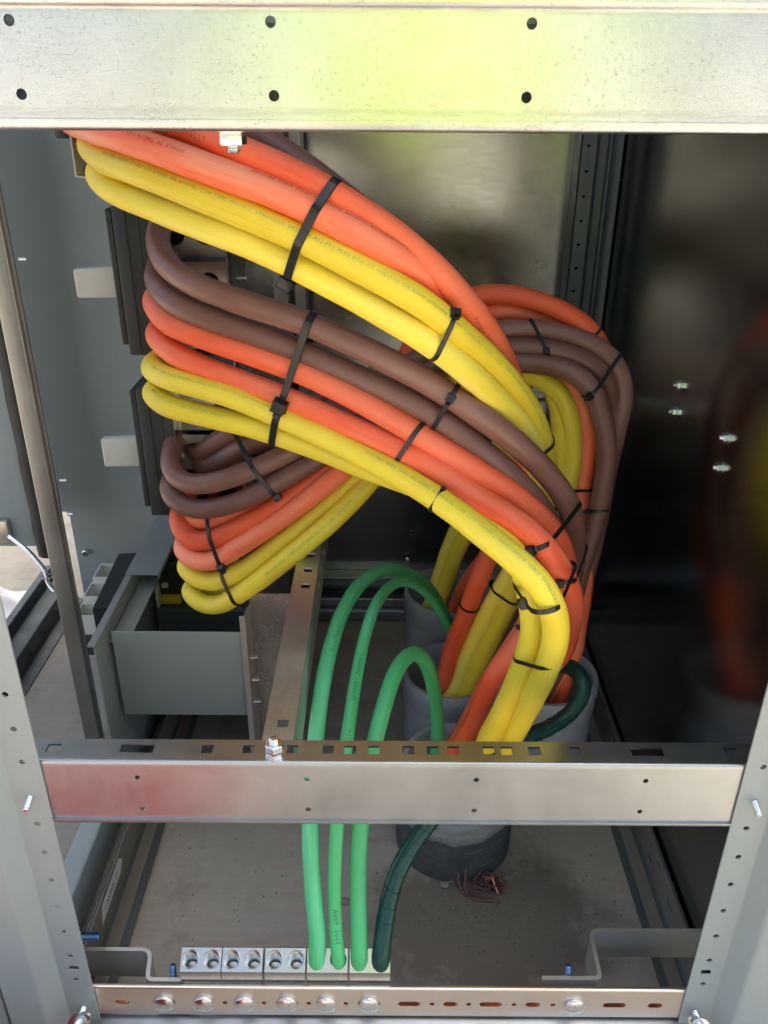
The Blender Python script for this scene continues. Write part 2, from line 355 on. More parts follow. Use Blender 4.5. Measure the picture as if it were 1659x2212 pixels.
    def hexnut(s, c, d, r, h, rot=0.0):
        return s.lathe([(r * 0.90, 0), (r, h * 0.12), (r, h * 0.88), (r * 0.90, h)], 6, c, d, rot=rot)
    def thread(s, c, d, r, h, pitch=0.0018):
        pr = [(r * 0.8, 0)]; z = 0
        while z < h - pitch:
            pr += [(r * 0.86, z), (r, z + pitch * 0.5)]; z += pitch
        pr += [(r * 0.86, h - 0.0005), (r * 0.72, h)]
        return s.lathe(pr, 12, c, d)
    def build(s, name, mat, parent=None, sharp=38, smooth=True):
        m = bpy.data.meshes.new(name); m.from_pydata(s.v, [], s.f); m.validate(); m.update()
        if smooth:
            m.shade_smooth(); m.set_sharp_from_angle(angle=R(sharp))
        m.materials.append(M[mat]); o = bpy.data.objects.new(name, m); COL.objects.link(o)
        if parent is not None:
            o.parent = parent
            o.matrix_parent_inverse = Matrix.Translation(-parent.location)
        return o
def circ(x, y, r, n=16): return [(x + r * math.cos(2 * math.pi * i / n), y + r * math.sin(2 * math.pi * i / n)) for i in range(n)]
def rect(x, y, w_, h_): return [(x - w_ / 2, y - h_ / 2), (x + w_ / 2, y - h_ / 2), (x + w_ / 2, y + h_ / 2), (x - w_ / 2, y + h_ / 2)]
def slot(x, y, w_, h_, n=8):
    r = h_ / 2; a = w_ / 2 - r
    return [(x + a + r * math.cos(t), y + r * math.sin(t)) for t in [-math.pi / 2 + math.pi * i / n for i in range(n + 1)]] + \
           [(x - a + r * math.cos(t), y + r * math.sin(t)) for t in [math.pi / 2 + math.pi * i / n for i in range(n + 1)]]
def thing(name, label, cat, loc=(0, 0, 0), group=None):
    o = bpy.data.objects.new(name, None); COL.objects.link(o); o.location = loc; o.empty_display_size = 0.05
    return tag(o, label, cat, group)
def tag(o, label, cat, group=None):
    o['label'] = label; o['category'] = cat
    if group: o['group'] = group
    return o
def struct(o): o['kind'] = 'structure'; return o
FY = lambda y: (lambda u, v, q: (u, y + q, v))        # plate standing in XZ at depth y
FZ = lambda z: (lambda u, v, q: (u, v, z - q))        # plate lying in XY with its top at z
FX = lambda x: (lambda u, v, q: (x + q, u, v))        # plate standing in YZ

# ================================================================== SETTING
g = MB(); g.add([(-60, -60, 0), (60, -60, 0), (60, 60, 0), (-60, 60, 0)], [(0, 1, 2, 3)])
struct(g.build('ground', 'concrete'))

# ================================================================== CABINET (frame, walls, bars: one bolted body)
cab = thing('switchgear_cabinet', 'open steel switchgear cabinet with grey posts, galvanised cross members and walls', 'cabinet', (0, 0, 0))
# front posts
def post(sx):
    mb = MB()
    zs = [0.159 + 0.0449 * k for k in range(0, 24)]
    holes = [circ(sx * 0.3925, z, 0.0036, 12) for z in zs if abs(z - 0.4735) > 0.012] + [rect(sx * 0.392, 0.1815, 0.0125, 0.0085)]
    a, b = sorted((sx * 0.3745, sx * 0.4095))
    mb.plate([(a, 0.02), (b, 0.02), (b, 1.98), (a, 1.98)], holes, 0.0022, FY(-0.003))
    pr = [(sx * 0.4095, -0.003), (sx * 0.4125, -0.003), (sx * 0.4300, -0.026), (sx * 0.4760, -0.026), (sx * 0.4760, 0.045)]
    mb.sheet(pr, 0.0022 * (1 if sx > 0 else -1), 'z', 0.02, 1.98, 0.004)
    p = mb.build('front_post', 'post', cab)
    s_ = MB(); s_.thread((sx * 0.3935, -0.003, 0.4685), (0.10 * sx * -1, -1, -0.12), 0.0036, 0.018); s_.build('screw', 'zinc', p)
    b_ = MB(); c = Vector((sx * 0.392, -0.004, 0.104)); dd = Vector((-0.05 * sx, -1, 0.18)).normalized()
    b_.thread(c, dd, 0.0042, 0.036); b_.lathe([(0.0046, 0), (0.0082, 0.0008), (0.0082, 0.003), (0.0046, 0.004)], 16, c + dd * 0.034, dd); b_.build('screw', 'zinc', p)
    w_ = MB(); w_.lathe([(0.0044, 0), (0.0118, 0), (0.0120, 0.0007), (0.0118, 0.0014), (0.0044, 0.0014)], 24, c + dd * 0.022, (dd + Vector((0, 0, 0.35))).normalized()); w_.build('washer', 'zinc', p)
    n_ = MB(); n_.lathe([(0.005, 0), (0.009, 0), (0.009, 0.004), (0.005, 0.005)], 16, c + dd * 0.010 + Vector((-0.004 * sx, 0, -0.004)), dd); n_.build('retainer_clip', 'zinc', p)
    return p
post(-1); post(1)
# cover of the neighbouring section on both sides, beyond the dark gap
for sx in (-1, 1):
    mb = MB(); a, b = sorted((sx * 0.479, sx * 0.93))
    mb.box(a, b, -0.024, 0.03, 0.02, 1.98, 0.003); mb.build('adjacent_cover', 'post', cab)
# header channel at the top of the opening
mb = MB(); hz0, hz1 = 1.1345, 1.2020
mb.plate([(-0.396, hz0), (0.396, hz0), (0.396, hz1), (-0.396, hz1)],
         [circ(x, z, 0.0038, 20) for x in (-0.274, -0.0922, 0.0896, 0.2714) for z in (1.1503, 1.1963)], 0.0025, FY(0.0))
mb.sheet([(0.0, hz0), (0.0, 1.1292), (0.060, 1.1292)], -0.0025, 'x', -0.396, 0.396, 0.006)
mb.sheet([(0.060, 1.1292), (0.060, 1.20)], -0.0025, 'x', -0.396, 0.396)
mb.sheet([(0.0, hz1), (0.0, 1.2045), (-0.0025, 1.2075), (-0.0025, 1.30)], -0.0025, 'x', -0.396, 0.396, 0.002)
hd = mb.build('header_channel', 'galv_bright', cab)
c = at(503, 284, Y=0.030)
mb = MB(); mb.lathe([(0.006, 0), (0.0115, 0), (0.0115, 0.0022), (0.006, 0.0022)], 24, c + Vector((0, 0, 0.0020)), (0, 0, -1)); mb.hexnut(c, (0, 0, -1), 0.0103, 0.0098, 0.25); mb.build('nut', 'zinc', hd)
mb = MB(); mb.thread(c + Vector((0, 0, -0.009)), (0, 0, -1), 0.0055, 0.0065); mb.build('bolt', 'zinc', hd)
# cross bar
mb = MB()
mb.plate([(-0.3960, 0.4345), (0.3960, 0.4345), (0.3960, 0.5100), (-0.3960, 0.5100)],
         [circ(x, z, 0.0030, 16) for x in (-0.274, -0.0919, 0.0902, 0.2723) for z in (0.4945, 0.4497)], 0.0025, FY(0.0))
mb.sheet([(0.0, 0.4345), (0.0, 0.4310), (0.034, 0.4310)], -0.0025, 'x', -0.3960, 0.3960, 0.0025)
mb.sheet([(0.0, 0.5100), (0.0, 0.5172), (0.0072, 0.5172)], 0.0025 * -1, 'x', -0.3960, 0.3960, 0.0068)
sl = [(-0.3677, .014), (-0.2769, .036), (-0.2009, .0125), (-0.1564, .0125), (-0.1085, .0125), (-0.0702, .0125), (-0.0462, .0125), (-0.0201, .0125), (0.0171, .0125),
      (0.0437, .0125), (0.0658, .0125), (0.1045, .0125), (0.1236, .0125), (0.1538, .0135), (0.1987, .0125), (0.2763, .036), (0.3672, .0145)]
mb.plate([(-0.3960, 0.0072), (0.3960, 0.0072), (0.3960, 0.0345), (-0.3960, 0.0345)], [rect(x, 0.0200, w_, 0.0125) for x, w_ in sl], 0.0025, FZ(0.5172))
xb = mb.build('cross_bar', 'galv', cab)
c = at(596, 1640, Z=0.5172); c.y = 0.0125; c.x = -0.1265
mb = MB(); mb.lathe([(0.006, 0), (0.0112, 0), (0.0112, 0.002), (0.006, 0.002)], 24, c, (0, 0, 1)); mb.lathe([(0.006, 0), (0.0098, 0), (0.0098, 0.0035), (0.006, 0.0035)], 24, c + Vector((0, 0, 0.0022)), (0, 0, 1))
mb.build('washer', 'zinc', xb)
mb = MB(); mb.hexnut(c + Vector((0, 0, 0.0064)), (0, 0, 1), 0.0103, 0.0095, 0.5); mb.build('nut', 'zinc', xb)
mb = MB(); mb.thread(c + Vector((0, 0, 0.014)), (0, 0, 1), 0.0055, 0.0085); mb.build('bolt', 'zinc', xb)
# depth rail bolted to the cross bar, running to the back
mb = MB()
mb.plate([(-0.1440, 0.036), (-0.1100, 0.036), (-0.1100, 1.05), (-0.1440, 1.05)],
         [rect(-0.1240, 0.064, 0.0125, 0.0125)] + [rect(-0.1240, y, 0.0125, 0.0125) for y in (0.36, 0.405, 0.45, 0.56, 0.70, 0.82)], 0.0025, FZ(0.5150))
mb.plate([(0.036, 0.440), (1.05, 0.440), (1.05, 0.5125), (0.036, 0.5125)],
         [rect(y, 0.485, 0.016, 0.007) for y in (0.18, 0.27, 0.36, 0.41, 0.46, 0.51, 0.60)], 0.0025, FX(-0.1124))
mb.sheet([(-0.1440, 0.5125), (-0.1440, 0.500)], 0.0025, 'y', 0.036, 1.05)
mb.build('depth_rail', 'galv_rail', cab)
# back wall with a stiffening rib and the galvanised base channel in front of it
mb = MB()
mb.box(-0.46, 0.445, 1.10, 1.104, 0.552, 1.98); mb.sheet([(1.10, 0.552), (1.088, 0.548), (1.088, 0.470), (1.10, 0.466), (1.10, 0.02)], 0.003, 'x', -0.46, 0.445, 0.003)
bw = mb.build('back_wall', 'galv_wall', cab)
mb = MB(); mb.sheet([(1.099, 0.105), (1.062, 0.105), (1.062, 0.098)], 0.002, 'x', -0.42, 0.40, 0.002); mb.build('base_channel', 'galv', cab)
mb = MB(); mb.sheet([(1.075, 0.060), (1.045, 0.055), (1.043, 0.036)], 0.002, 'x', -0.42, 0.40, 0.002); mb.build('base_channel', 'galv', cab)
mb = MB(); mb.sheet([(1.075, 0.033), (1.030, 0.030), (1.028, 0.006)], 0.002, 'x', -0.42, 0.40, 0.002); mb.build('base_channel', 'galv', cab)
for px in (880, 1057):
    p = at(px, 1207, Y=1.094); mb = MB(); mb.lathe([(0.004, 0), (0.006, 0.001), (0.006, 0.004), (0.003, 0.006)], 12, p, (0, -1, 0)); mb.build('screw', 'zinc', bw)
# right-hand wall, mirror-like galvanised sheet, with the pairs of bolts
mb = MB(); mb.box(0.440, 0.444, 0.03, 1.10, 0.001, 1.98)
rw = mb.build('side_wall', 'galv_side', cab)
for px, py in ((1470, 833), (1460, 890), (1572, 946), (1558, 1010)):
    p = at(px, py, X=0.440); mb = MB()
    mb.lathe([(0.0045, 0), (0.0088, 0), (0.0088, 0.0015), (0.0045, 0.0016)], 20, p, (-1, 0, 0)); mb.hexnut(p + Vector((-0.0016, 0, 0)), (-1, 0, 0), 0.0072, 0.006, 0.3); mb.thread(p + Vector((-0.0076, 0, 0)), (-1, 0, 0), 0.0036, 0.004)
    mb.build('bolt', 'zinc', rw)
# rear right corner post: painted strip with holes, folds and a seam
mb = MB()
zz = [0.62 + 0.045 * k for k in range(14)]
mb.plate([(0.3565, 0.02), (0.3860, 0.02), (0.3860, 1.98), (0.3565, 1.98)], [circ(0.371, z, 0.0030, 12) for z in zz], 0.002, FY(1.040))
mb.sheet([(0.3565, 1.040), (0.3565, 1.098)], -0.002, 'z', 0.02, 1.98)
mb.sheet([(0.3860, 1.040), (0.3960, 1.062), (0.4120, 1.062), (0.4120, 1.045), (0.4170, 1.045), (0.4170, 1.058), (0.4360, 1.040)], 0.002, 'z', 0.02, 1.98, 0.002)
rp = mb.build('rear_post', 'darkpaint', cab)
for px, py in ((1358, 498), (1350, 712)):
    p = at(px, py, Y=1.035); mb = MB(); mb.lathe([(0.004, 0), (0.0055, 0.001), (0.0055, 0.004), (0.003, 0.005)], 12, p, (0, -1, 0)); mb.build('screw', 'zinc', rp)
mb = MB(); mb.box(-0.95, 0.90, 0.02, 1.12, 1.985, 2.0); mb.build('roof', 'wallpaint', cab)
mb = MB(); mb.box(-0.72, 0.90, 1.13, 2.25, 0.02, 1.99, 0.004); mb.build('added_sun_blocker', 'outpaint', cab)  # unseen box, added to keep the sun off the concrete at far left
# base rails on the floor, left and right
def base_rail(sx):
    mb = MB(); x = lambda v: sx * v
    mb.sheet([(x(0.392), 0.004), (x(0.428), 0.004), (x(0.436), 0.012), (x(0.436), 0.074)], 0.003 * sx, 'y', 0.03, 1.07, 0.004)
    r_ = mb.build('base_rail', 'darkpaint', cab)
    mb = MB(); pts = [(0.03, 0.010), (1.07, 0.010), (1.07, 0.072), (0.03, 0.072)]
    hs = [slot(y, z, w_, 0.008) for y, z, w_ in ((0.20, 0.045, 0.026), (0.265, 0.058, 0.016), (0.30, 0.032, 0.02), (0.36, 0.05, 0.014), (0.46, 0.045, 0.024), (0.56, 0.05, 0.02), (0.70, 0.045, 0.02))]
    mb.plate(pts, hs, 0.002, FX(x(0.4325) - (0.002 if sx > 0 else 0)))
    mb.build('slotted_web', 'web', r_)
    mb = MB(); mb.box(*sorted((x(0.404), x(0.424))), 0.03, 1.05, 0.0055, 0.0085); mb.build('floor_strip', 'web', r_)
    return r_
rl = base_rail(-1); base_rail(1)
mb = MB(); a, b, c_, d_ = at(202, 1916, X=-0.4300), at(208, 1956, X=-0.4300), at(236, 1880, X=-0.4300), at(241, 1858, X=-0.4300)
mb.add([(-0.4295, 0.165, 0.034), (-0.4295, 0.175, 0.064), (-0.4295, 0.262, 0.066), (-0.4295, 0.276, 0.050), (-0.4295, 0.262, 0.036)], [(0, 1, 2, 3, 4)])
lab = mb.build('paper_label', 'paper', rl)
# painted rail and outer rail of the left-hand section
mb = MB(); mb.sheet([(-0.470, 0.004), (-0.470, 0.085), (-0.505, 0.085), (-0.505, 0.004)], 0.003, 'y', 0.03, 1.05, 0.004); mb.build('base_rail', 'wallpaint', cab)
mb = MB(); mb.sheet([(-0.775, 0.004), (-0.800, 0.010), (-0.800, 0.060), (-0.838, 0.066), (-0.838, 0.100), (-0.855, 0.100)], 0.003, 'y', 0.05, 1.12, 0.004)
orl = mb.build('base_rail', 'railpaint', cab)
for k in range(9):
    y = 0.35 + 0.082 * k; mb = MB(); mb.lathe([(0.0015, 0), (0.0052, 0), (0.0052, 0.0008), (0.0015, 0.0009)], 12, (-0.7965, y, 0.036), (1, 0, 0)); mb.build('painted_hole', 'dark', orl)  # flat dark discs painted for the shade inside the rail's holes
# left upright: galvanised vertical flange standing on the pad
mb = MB(); mb.sheet([(-0.602, 0.612), (-0.602, 0.600), (-0.574, 0.600), (-0.570, 0.607), (-0.565, 0.600), (-0.565, 0.606)], 0.002, 'z', 0.006, 1.98, 0.002)
lu = mb.build('upright', 'galv_upright', cab)
for py in (1037, 1110, 560):
    p = at(128, py, Y=0.625); p.x = -0.566; mb = MB(); mb.thread(p, (1, 0, 0), 0.0035, 0.012); mb.build('screw', 'zinc', lu)
# painted wall behind the breakers
mb = MB(); mb.box(-0.742, -0.40, 1.05, 1.055, 0.012, 1.98); mb.box(-0.86, -0.742, 1.05, 1.055, 0.285, 1.98); pw = mb.build('partition_wall', 'wallpaint', cab)
p = at(186, 1193, Y=1.045); mb = MB(); mb.lathe([(0.005, 0), (0.009, 0.001), (0.009, 0.004), (0.006, 0.008)], 16, p, (0, -1, 0)); mb.build('bolt', 'zinc', pw)
# rear uprights seen dark behind the breaker lugs
for x0, x1, yy in ((-0.235, -0.205, 1.02), (-0.19, -0.168, 1.0)):
    mb = MB(); mb.sheet([(x0, yy), (x1, yy), (x1, yy + 0.05)], 0.002, 'z', 0.02, 1.98, 0.003); mb.build('rear_upright', 'galv_dark', cab)
# vertical galvanised side sheet beside the lower box
mb = MB(); mb.plate([(0.452, 0.06), (1.02, 0.06), (1.02, 0.405), (0.452, 0.405)], [circ(0.70, 0.28, 0.004, 12)], 0.002, FX(-0.2350))
mb.sheet([(-0.2350, 0.452), (-0.2350, 0.445), (-0.2420, 0.445)], 0.002, 'z', 0.06, 0.405)
ss = mb.build('side_sheet', 'zincdull', cab)
mb = MB(); mb.box(-0.2325, -0.1560, 0.500, 0.502, 0.012, 0.412); mb.build('rear_sheet', 'galv_sheet', ss)
for py in (1420, 1468, 1515):
    p = at(533, py, Y=0.462); p.x = -0.2330
    mb = MB(); mb.thread(p, (1, 0, 0), 0.0032, 0.013); mb.hexnut(p + Vector((-0.0032, 0, 0)), (-1, 0, 0), 0.006, 0.005); mb.build('screw', 'zinc', ss)
mb = MB(); mb.box(-0.415, 0.415, -0.012, 0.034, 0.006, 0.0800, 0.004); mb.build('base_channel', 'galv', cab)

# ================================================================== left-hand open door, stay rod, rag
dr = thing('open_door', 'grey enclosure door standing open at far left with black gasket edge', 'door', (-0.75, 0.9, 0.27))
mb = MB(); mb.box(-1.35, -0.742, 0.900, 0.930, 0.275, 1.98, 0.004); mb.build('door_panel', 'outpaint', dr)
mb = MB(); pts = [(-0.731, 0.893, 0.265 + 0.05 * k) for k in range(36)]
mb.tube(pts, [0.026 + 0.0012 * math.sin(k * 2.1) for k in range(36)], 12); mb.build('gasket', 'rubber', dr)
mb = MB(); a = at(10, 1150, Y=0.892); mb.box(a.x - 0.09, a.x + 0.012, 0.884, 0.899, a.z - 0.022, a.z + 0.030, 0.002); mb.build('stay_bracket', 'tin', dr)
st = MB(); st.tube(fillet([at(20, 1158, Y=0.875), at(62, 1190, Y=0.85), at(98, 1232, Y=0.83), at(104, 1262, Y=0.825), at(118, 1278, Y=0.815)], 0.02, 5), 0.0048, 10)
st.lathe([(0.004, 0), (0.011, 0.001), (0.011, 0.003), (0.004, 0.004)], 16, at(102, 1247, Y=0.828), (0, 0, 1))
tag(st.build('door_stay_rod', 'zinc'), 'bent zinc stay rod hooked between open door and floor rail', 'rod')
def cloth(name, c, sx, sy, h, mat, seed):
    rnd = random.Random(seed); n = 14; v = []; f = []
    ph = [rnd.uniform(0, 6) for _ in range(8)]
    for j in range(n):
        for i in range(n):
            u, q = i / (n - 1) - 0.5, j / (n - 1) - 0.5; e = max(0.0, 1 - (u * u + q * q) * 3.6)
            z = h * e * (0.55 + 0.25 * math.sin(9 * u + ph[0] + 4 * q) + 0.25 * math.sin(11 * q + ph[1] - 5 * u) + 0.12 * math.sin(23 * u + ph[2]))
            v.append((c[0] + sx * u * (1 + 0.2 * math.sin(5 * q + ph[3])), c[1] + sy * q * (1 + 0.2 * math.sin(6 * u + ph[4])), c[2] + max(0.003, z)))
    for j in range(n - 1):
        for i in range(n - 1): a = j * n + i; f.append((a, a + 1, a + n + 1, a + n))
    b0 = len(v); v2 = [(p[0], p[1], c[2] + 0.0005) for p in v]; mb = MB(); mb.add(v, f); mb.add(v2, [q[::-1] for q in f])
    return mb.build(name, mat)
cp = at(5, 1300, Z=0.02)
tag(cloth('rag', (cp.x - 0.03, cp.y, 0.002), 0.22, 0.18, 0.06, 'rag', 3), 'crumpled white rag on the concrete beyond the left rail', 'rag')

# ================================================================== circuit breakers
def breaker(y0, z0, z1, x0, x1, label, hpx, cut=False):
    t = thing('circuit_breaker', label, 'breaker', (x0, y0, z0), 'circuit breakers stacked at left')
    mb = MB(); mb.box(x0, x1, y0, y0 + 0.30, z0, z1, 0.004); b = mb.build('body', 'breaker', t)
    mb = MB(); mb.box(x0 - 0.009, x0 - 0.0005, y0 + 0.002, y0 + 0.30, z0 + 0.016, z1 - 0.004, 0.002); mb.build('face_trim', 'breaker', t)
    for k in (1, 2):
        xx = x0 + (x1 - x0) * k / 3; mb = MB(); mb.box(xx - 0.0008, xx + 0.0008, y0 - 0.0012, y0 + 0.002, z0 + 0.006, z1 - 0.006); mb.build('rib', 'breaker', b)
    if hpx:
        y = y0 + 0.10; p0, p1 = at(hpx[0], hpx[1], Y=y), at(hpx[2], hpx[3], Y=y)
        mb = MB(); bm = bmesh.new(); bmesh.ops.create_cube(bm, size=1)
        for q in bm.verts:
            f_ = 0.5 - q.co.x
            q.co = (p0.x + (x0 - 0.004 - p0.x) * (q.co.x + 0.5), y + q.co.y * 0.018, (p0.z + p1.z) / 2 + q.co.z * (p0.z - p1.z) * (1.0 + 0.10 * (1 - f_)) + f_ * -0.004 + 0.002)
        bmesh.ops.bevel(bm, geom=bm.edges[:], offset=0.004, segments=3, affect='EDGES', profile=0.5); mb.bm(bm); mb.build('handle', 'handle', t)
    # mechanical lugs facing the opening
    zc = (z0 + z1) / 2
    for i, dz in enumerate((-0.068, 0.0, 0.068)):
        mb = MB(); zz_ = zc + dz
        mb.plate([(x1 + 0.003, zz_ - 0.030), (x1 + 0.098, zz_ - 0.030), (x1 + 0.098, zz_ + 0.030), (x1 + 0.003, zz_ + 0.030)],
                 [circ(x1 + 0.026, zz_, 0.0165, 20), circ(x1 + 0.072, zz_, 0.0150, 20)], 0.04, FY(y0 + 0.012)); L = mb.build('lug', 'alu', t)
        mb = MB(); mb.box(x1 + 0.004, x1 + 0.097, y0 + 0.0525, y0 + 0.056, zz_ - 0.029, zz_ + 0.029); mb.build('lug_back', 'dark', L)
    mb = MB(); mb.box(x1 + 0.0005, x1 + 0.0025, y0 - 0.010, y0 + 0.10, z0 + 0.005, z1 - 0.004); mb.build('side_strap', 'alu', t)
    mb = MB(); mb.sheet([(x1 + 0.104, y0 - 0.005), (x1 + 0.108, y0 + 0.006), (x1 + 0.108, y0 + 0.12)], 0.002, 'z', z0 - 0.02, z1 + 0.01, 0.002); bp = mb.build('barrier_plate', 'galv', t)
    p = Vector((x1 + 0.110, y0 + 0.02, zc + 0.005)); mb = MB(); mb.thread(p, (1, 0, 0), 0.003, 0.016); mb.hexnut(p + Vector((-0.004, 0, 0)), (-1, 0, 0), 0.006, 0.005); mb.build('screw', 'zinc', bp)
    return t
breaker(0.55, 0.800, 1.0125, -0.395, -0.340, 'black moulded circuit breaker with white handle, upper one behind brown cables', (160, 577, 255, 640))
breaker(0.55, 0.530, 0.7485, -0.395, -0.340, 'black moulded circuit breaker with white handle, lower one above grey box', (219, 943, 300, 1003))
b0 = breaker(0.55, 1.112, 1.32, -0.395, -0.340, 'black moulded circuit breaker mostly hidden by galvanised header, top left', None)
mb = MB(); mb.box(-0.457, -0.4285, 0.55, 0.70, 1.0975, 1.16, 0.004); mb.build('mechanism_box', 'breaker', b0)
mb = MB(); mb.sheet([(-0.4070, 1.20), (-0.4085, 1.0560), (-0.3930, 1.0545)], 0.0022, 'y', 0.47, 0.60, 0.002); mb.build('strap', 'galv_matte', b0)

# ================================================================== lower grey box with its contents
bx = thing('terminal_box', 'open-topped mid-grey painted steel box below the looped cables', 'box', (-0.35, 0.45, 0.20))
mb = MB(); mb.box(-0.4545, -0.2385, 0.450, 0.4525, 0.1975, 0.3695, 0.001); mb.build('front_panel', 'boxpaint', bx)
mb = MB(); mb.box(-0.4545, -0.2385, 0.4535, 0.92, 0.1975, 0.2000); mb.build('bottom_panel', 'boxpaint', bx)
mb = MB(); mb.box(-0.2410, -0.2385, 0.4535, 0.92, 0.201, 0.3695); mb.build('side_panel', 'boxpaint', bx)
mb = MB(); mb.sheet([(-0.4650, 0.08), (-0.4650, 0.375), (-0.4770, 0.3752)], 0.0025, 'y', 0.402, 1.02, 0.002); sp = mb.build('flanged_side_plate', 'boxpaint', bx)
mb = MB(); mb.box(-0.4620, -0.4300, 0.456, 0.92, 0.343, 0.3455, 0.0005); mb.build('inner_ledge', 'boxpaint', bx)
mb = MB(); mb.sheet([(-0.4770, 0.3785), (-0.4160, 0.3785), (-0.4160, 0.370)], -0.0022, 'y', 0.616, 1.02, 0.002); mb.build('wide_flange', 'boxpaint', bx)
p = at(209, 1433, X=-0.462); mb = MB(); mb.lathe([(0.003, 0), (0.005, 0.001), (0.005, 0.003), (0.003, 0.004)], 12, Vector((-0.4622, 0.428, 0.333)), (1, 0, 0)); mb.build('screw', 'zinc', sp)
tc = thing('terminal_block', 'black terminal cover with three cream compartments beside the grey box', 'terminal block', (-0.56, 0.85, 0.19))
mb = MB(); mb.prism([(-0.5840, 0.705), (-0.5520, 0.711), (-0.5580, 0.930), (-0.5960, 0.925)], 'z', 0.178, 0.245); mb.build('cover', 'breaker', tc)
mb = MB(); mb.box(-0.650, -0.520, 0.735, 1.02, 0.110, 0.160, 0.003); mb.build('base', 'breaker', tc)
for x0, x1, y, ln in ((-0.638, -0.592, 0.762, 0.050), (-0.644, -0.596, 0.838, 0.060), (-0.648, -0.602, 0.918, 0.062)):
    mb = MB(); xm = (x0 + x1) / 2; mb.plate([(x0, y - ln / 2), (x1, y - ln / 2), (x1, y + ln / 2), (x0, y + ln / 2)], [rect(xm, y, x1 - x0 - 0.006, ln - 0.008)], 0.040, FZ(0.206)); q_ = mb.build('compartment', 'white', tc)
    mb = MB(); mb.box(x0 + 0.001, x1 - 0.001, y - ln / 2 + 0.001, y + ln / 2 - 0.001, 0.1605, 0.1655); mb.build('compartment_floor', 'white', q_)
    mb = MB(); mb.lathe([(0.005, 0), (0.005, 0.006), (0.003, 0.007)], 12, (xm, y - 0.006, 0.1656), (0, 0, 1)); mb.build('terminal_screw', 'dark', q_)
mb = MB()
cr = thing('contactor', 'small black contactor with yellow clip inside the grey box', 'contactor', (-0.37, 0.80, 0.25))
mb.box(-0.446, -0.402, 0.705, 0.80, 0.2605, 0.352, 0.003); mb.box(-0.436, -0.406, 0.715, 0.79, 0.352, 0.372, 0.002); mb.build('body', 'breaker', cr)
mb = MB(); mb.box(-0.444, -0.404, 0.690, 0.7045, 0.266, 0.282, 0.002); mb.build('clip', 'yellowclip', cr)
mb = MB(); mb.box(-0.452, -0.4465, 0.69, 0.79, 0.258, 0.325, 0.001); mb.build('side_frame', 'white', cr)
mb = MB(); mb.box(-0.440, -0.428, 0.6985, 0.7045, 0.298, 0.308, 0.001); mb.build('terminal', 'white', cr)
mb = MB(); mb.box(-0.450, -0.25, 0.68, 0.90, 0.2005, 0.258, 0.002); mb.build('mounting_block', 'darkpaint', cr)

# ================================================================== ground bar, brackets, lugs
gb = thing('ground_bar', 'tin-plated copper ground bar with round bolt heads and copper-edged slots', 'bus bar', (0, 0.0, 0.085))
mb = MB()
hx = [(-0.3422, .0185, .0085), (-0.2108, .0062, .0064), (-0.1609, .0062, .0064), (-0.1033, .0062, .0064), (-0.0558, .0062, .0064),
      (0.0256, .029, .0098), (0.0547, .0066, .0064), (0.0784, .0185, .0098), (0.1016, .0066, .0064), (0.1301, .029, .0098), (0.1598, .0066, .0064), (0.1841, .0185, .0098), (0.2096, .0066, .0064), (0.2884, .029, .0098), (0.3406, .0185, .0098),
      (-0.2887, .029, .0098), (-0.1312, .029, .0098), (-0.0261, .029, .0098)]
mb.plate([(-0.3960, 0.0868), (0.3960, 0.0868), (0.3960, 0.1380), (-0.3960, 0.1380)], [slot(x, 0.1105, a, b) for x, a, b in hx], 0.0062, FY(0.0))
mb.prism([(0.0, 0.1380), (0.0062, 0.1380), (0.0056, 0.1398), (0.0046, 0.1404), (0.0016, 0.1404), (0.0006, 0.1398)], 'x', -0.3960, 0.3960)
mb.prism([(0.0, 0.0868), (0.0062, 0.0868), (0.0050, 0.0846), (0.0012, 0.0846)], 'x', -0.3960, 0.3960)
mb.build('bar', 'tin', gb)
for x, a, b in hx:
    mb = MB(); mb.plate([(x - a / 2 - 0.0002, 0.1105 - b / 2 - 0.0002), (x + a / 2 + 0.0002, 0.1105 - b / 2 - 0.0002), (x + a / 2 + 0.0002, 0.1105 + b / 2 + 0.0002), (x - a / 2 - 0.0002, 0.1105 + b / 2 + 0.0002)],
                        [slot(x, 0.1105, a - 0.0006, b - 0.0006)], 0.0056, FY(0.0003)); mb.build('slot_edge', 'copper', gb)
for k, x in enumerate((-0.2887, -0.2381, -0.1858, -0.1312, -0.0807, -0.0261, 0.2369)):
    mb = MB(); c = Vector((x, -0.0002, 0.1105)); mb.lathe([(0.0124, 0), (0.0132, 0.0012), (0.0126, 0.0038), (0.0096, 0.0056), (0.0050, 0.0065), (0.0012, 0.0067)], 28, c, (0, -1, 0)); b = mb.build('bolt_head', 'zinc', gb)
    mb = MB()
    for j in range(3):
        a = 0.4 + k * 0.9 + j * 2.094; q = c + Vector((math.cos(a) * 0.0066, -0.0061, math.sin(a) * 0.0062))
        tdir = Vector((math.cos(a), 0.10, math.sin(a))); mb.tube([q - tdir * 0.0018, q + tdir * 0.0018], 0.0005, 6)
    mb.build('grade_mark', 'alu', b)
def bracket(pts, label, bolt):
    t = thing('offset_bracket', label, 'bracket', (pts[0][0], pts[0][1], 0.09))
    mb = MB(); mb.sheet(pts, 0.0052, 'z', 0.088, 0.1405, 0.010); mb.build('strip', 'galv_matte', t)
    mb = MB(); mb.thread(Vector(bolt), (0, 0.25, 1), 0.0042, 0.020); mb.build('stud', 'bluezinc', t)
    return t
bracket([(-0.430, 0.0500), (-0.3180, 0.0500), (-0.3120, 0.0085), (-0.2650, 0.0085)], 'zigzag galvanised bracket joining left post to the ground bar', (-0.279, 0.020, 0.130))
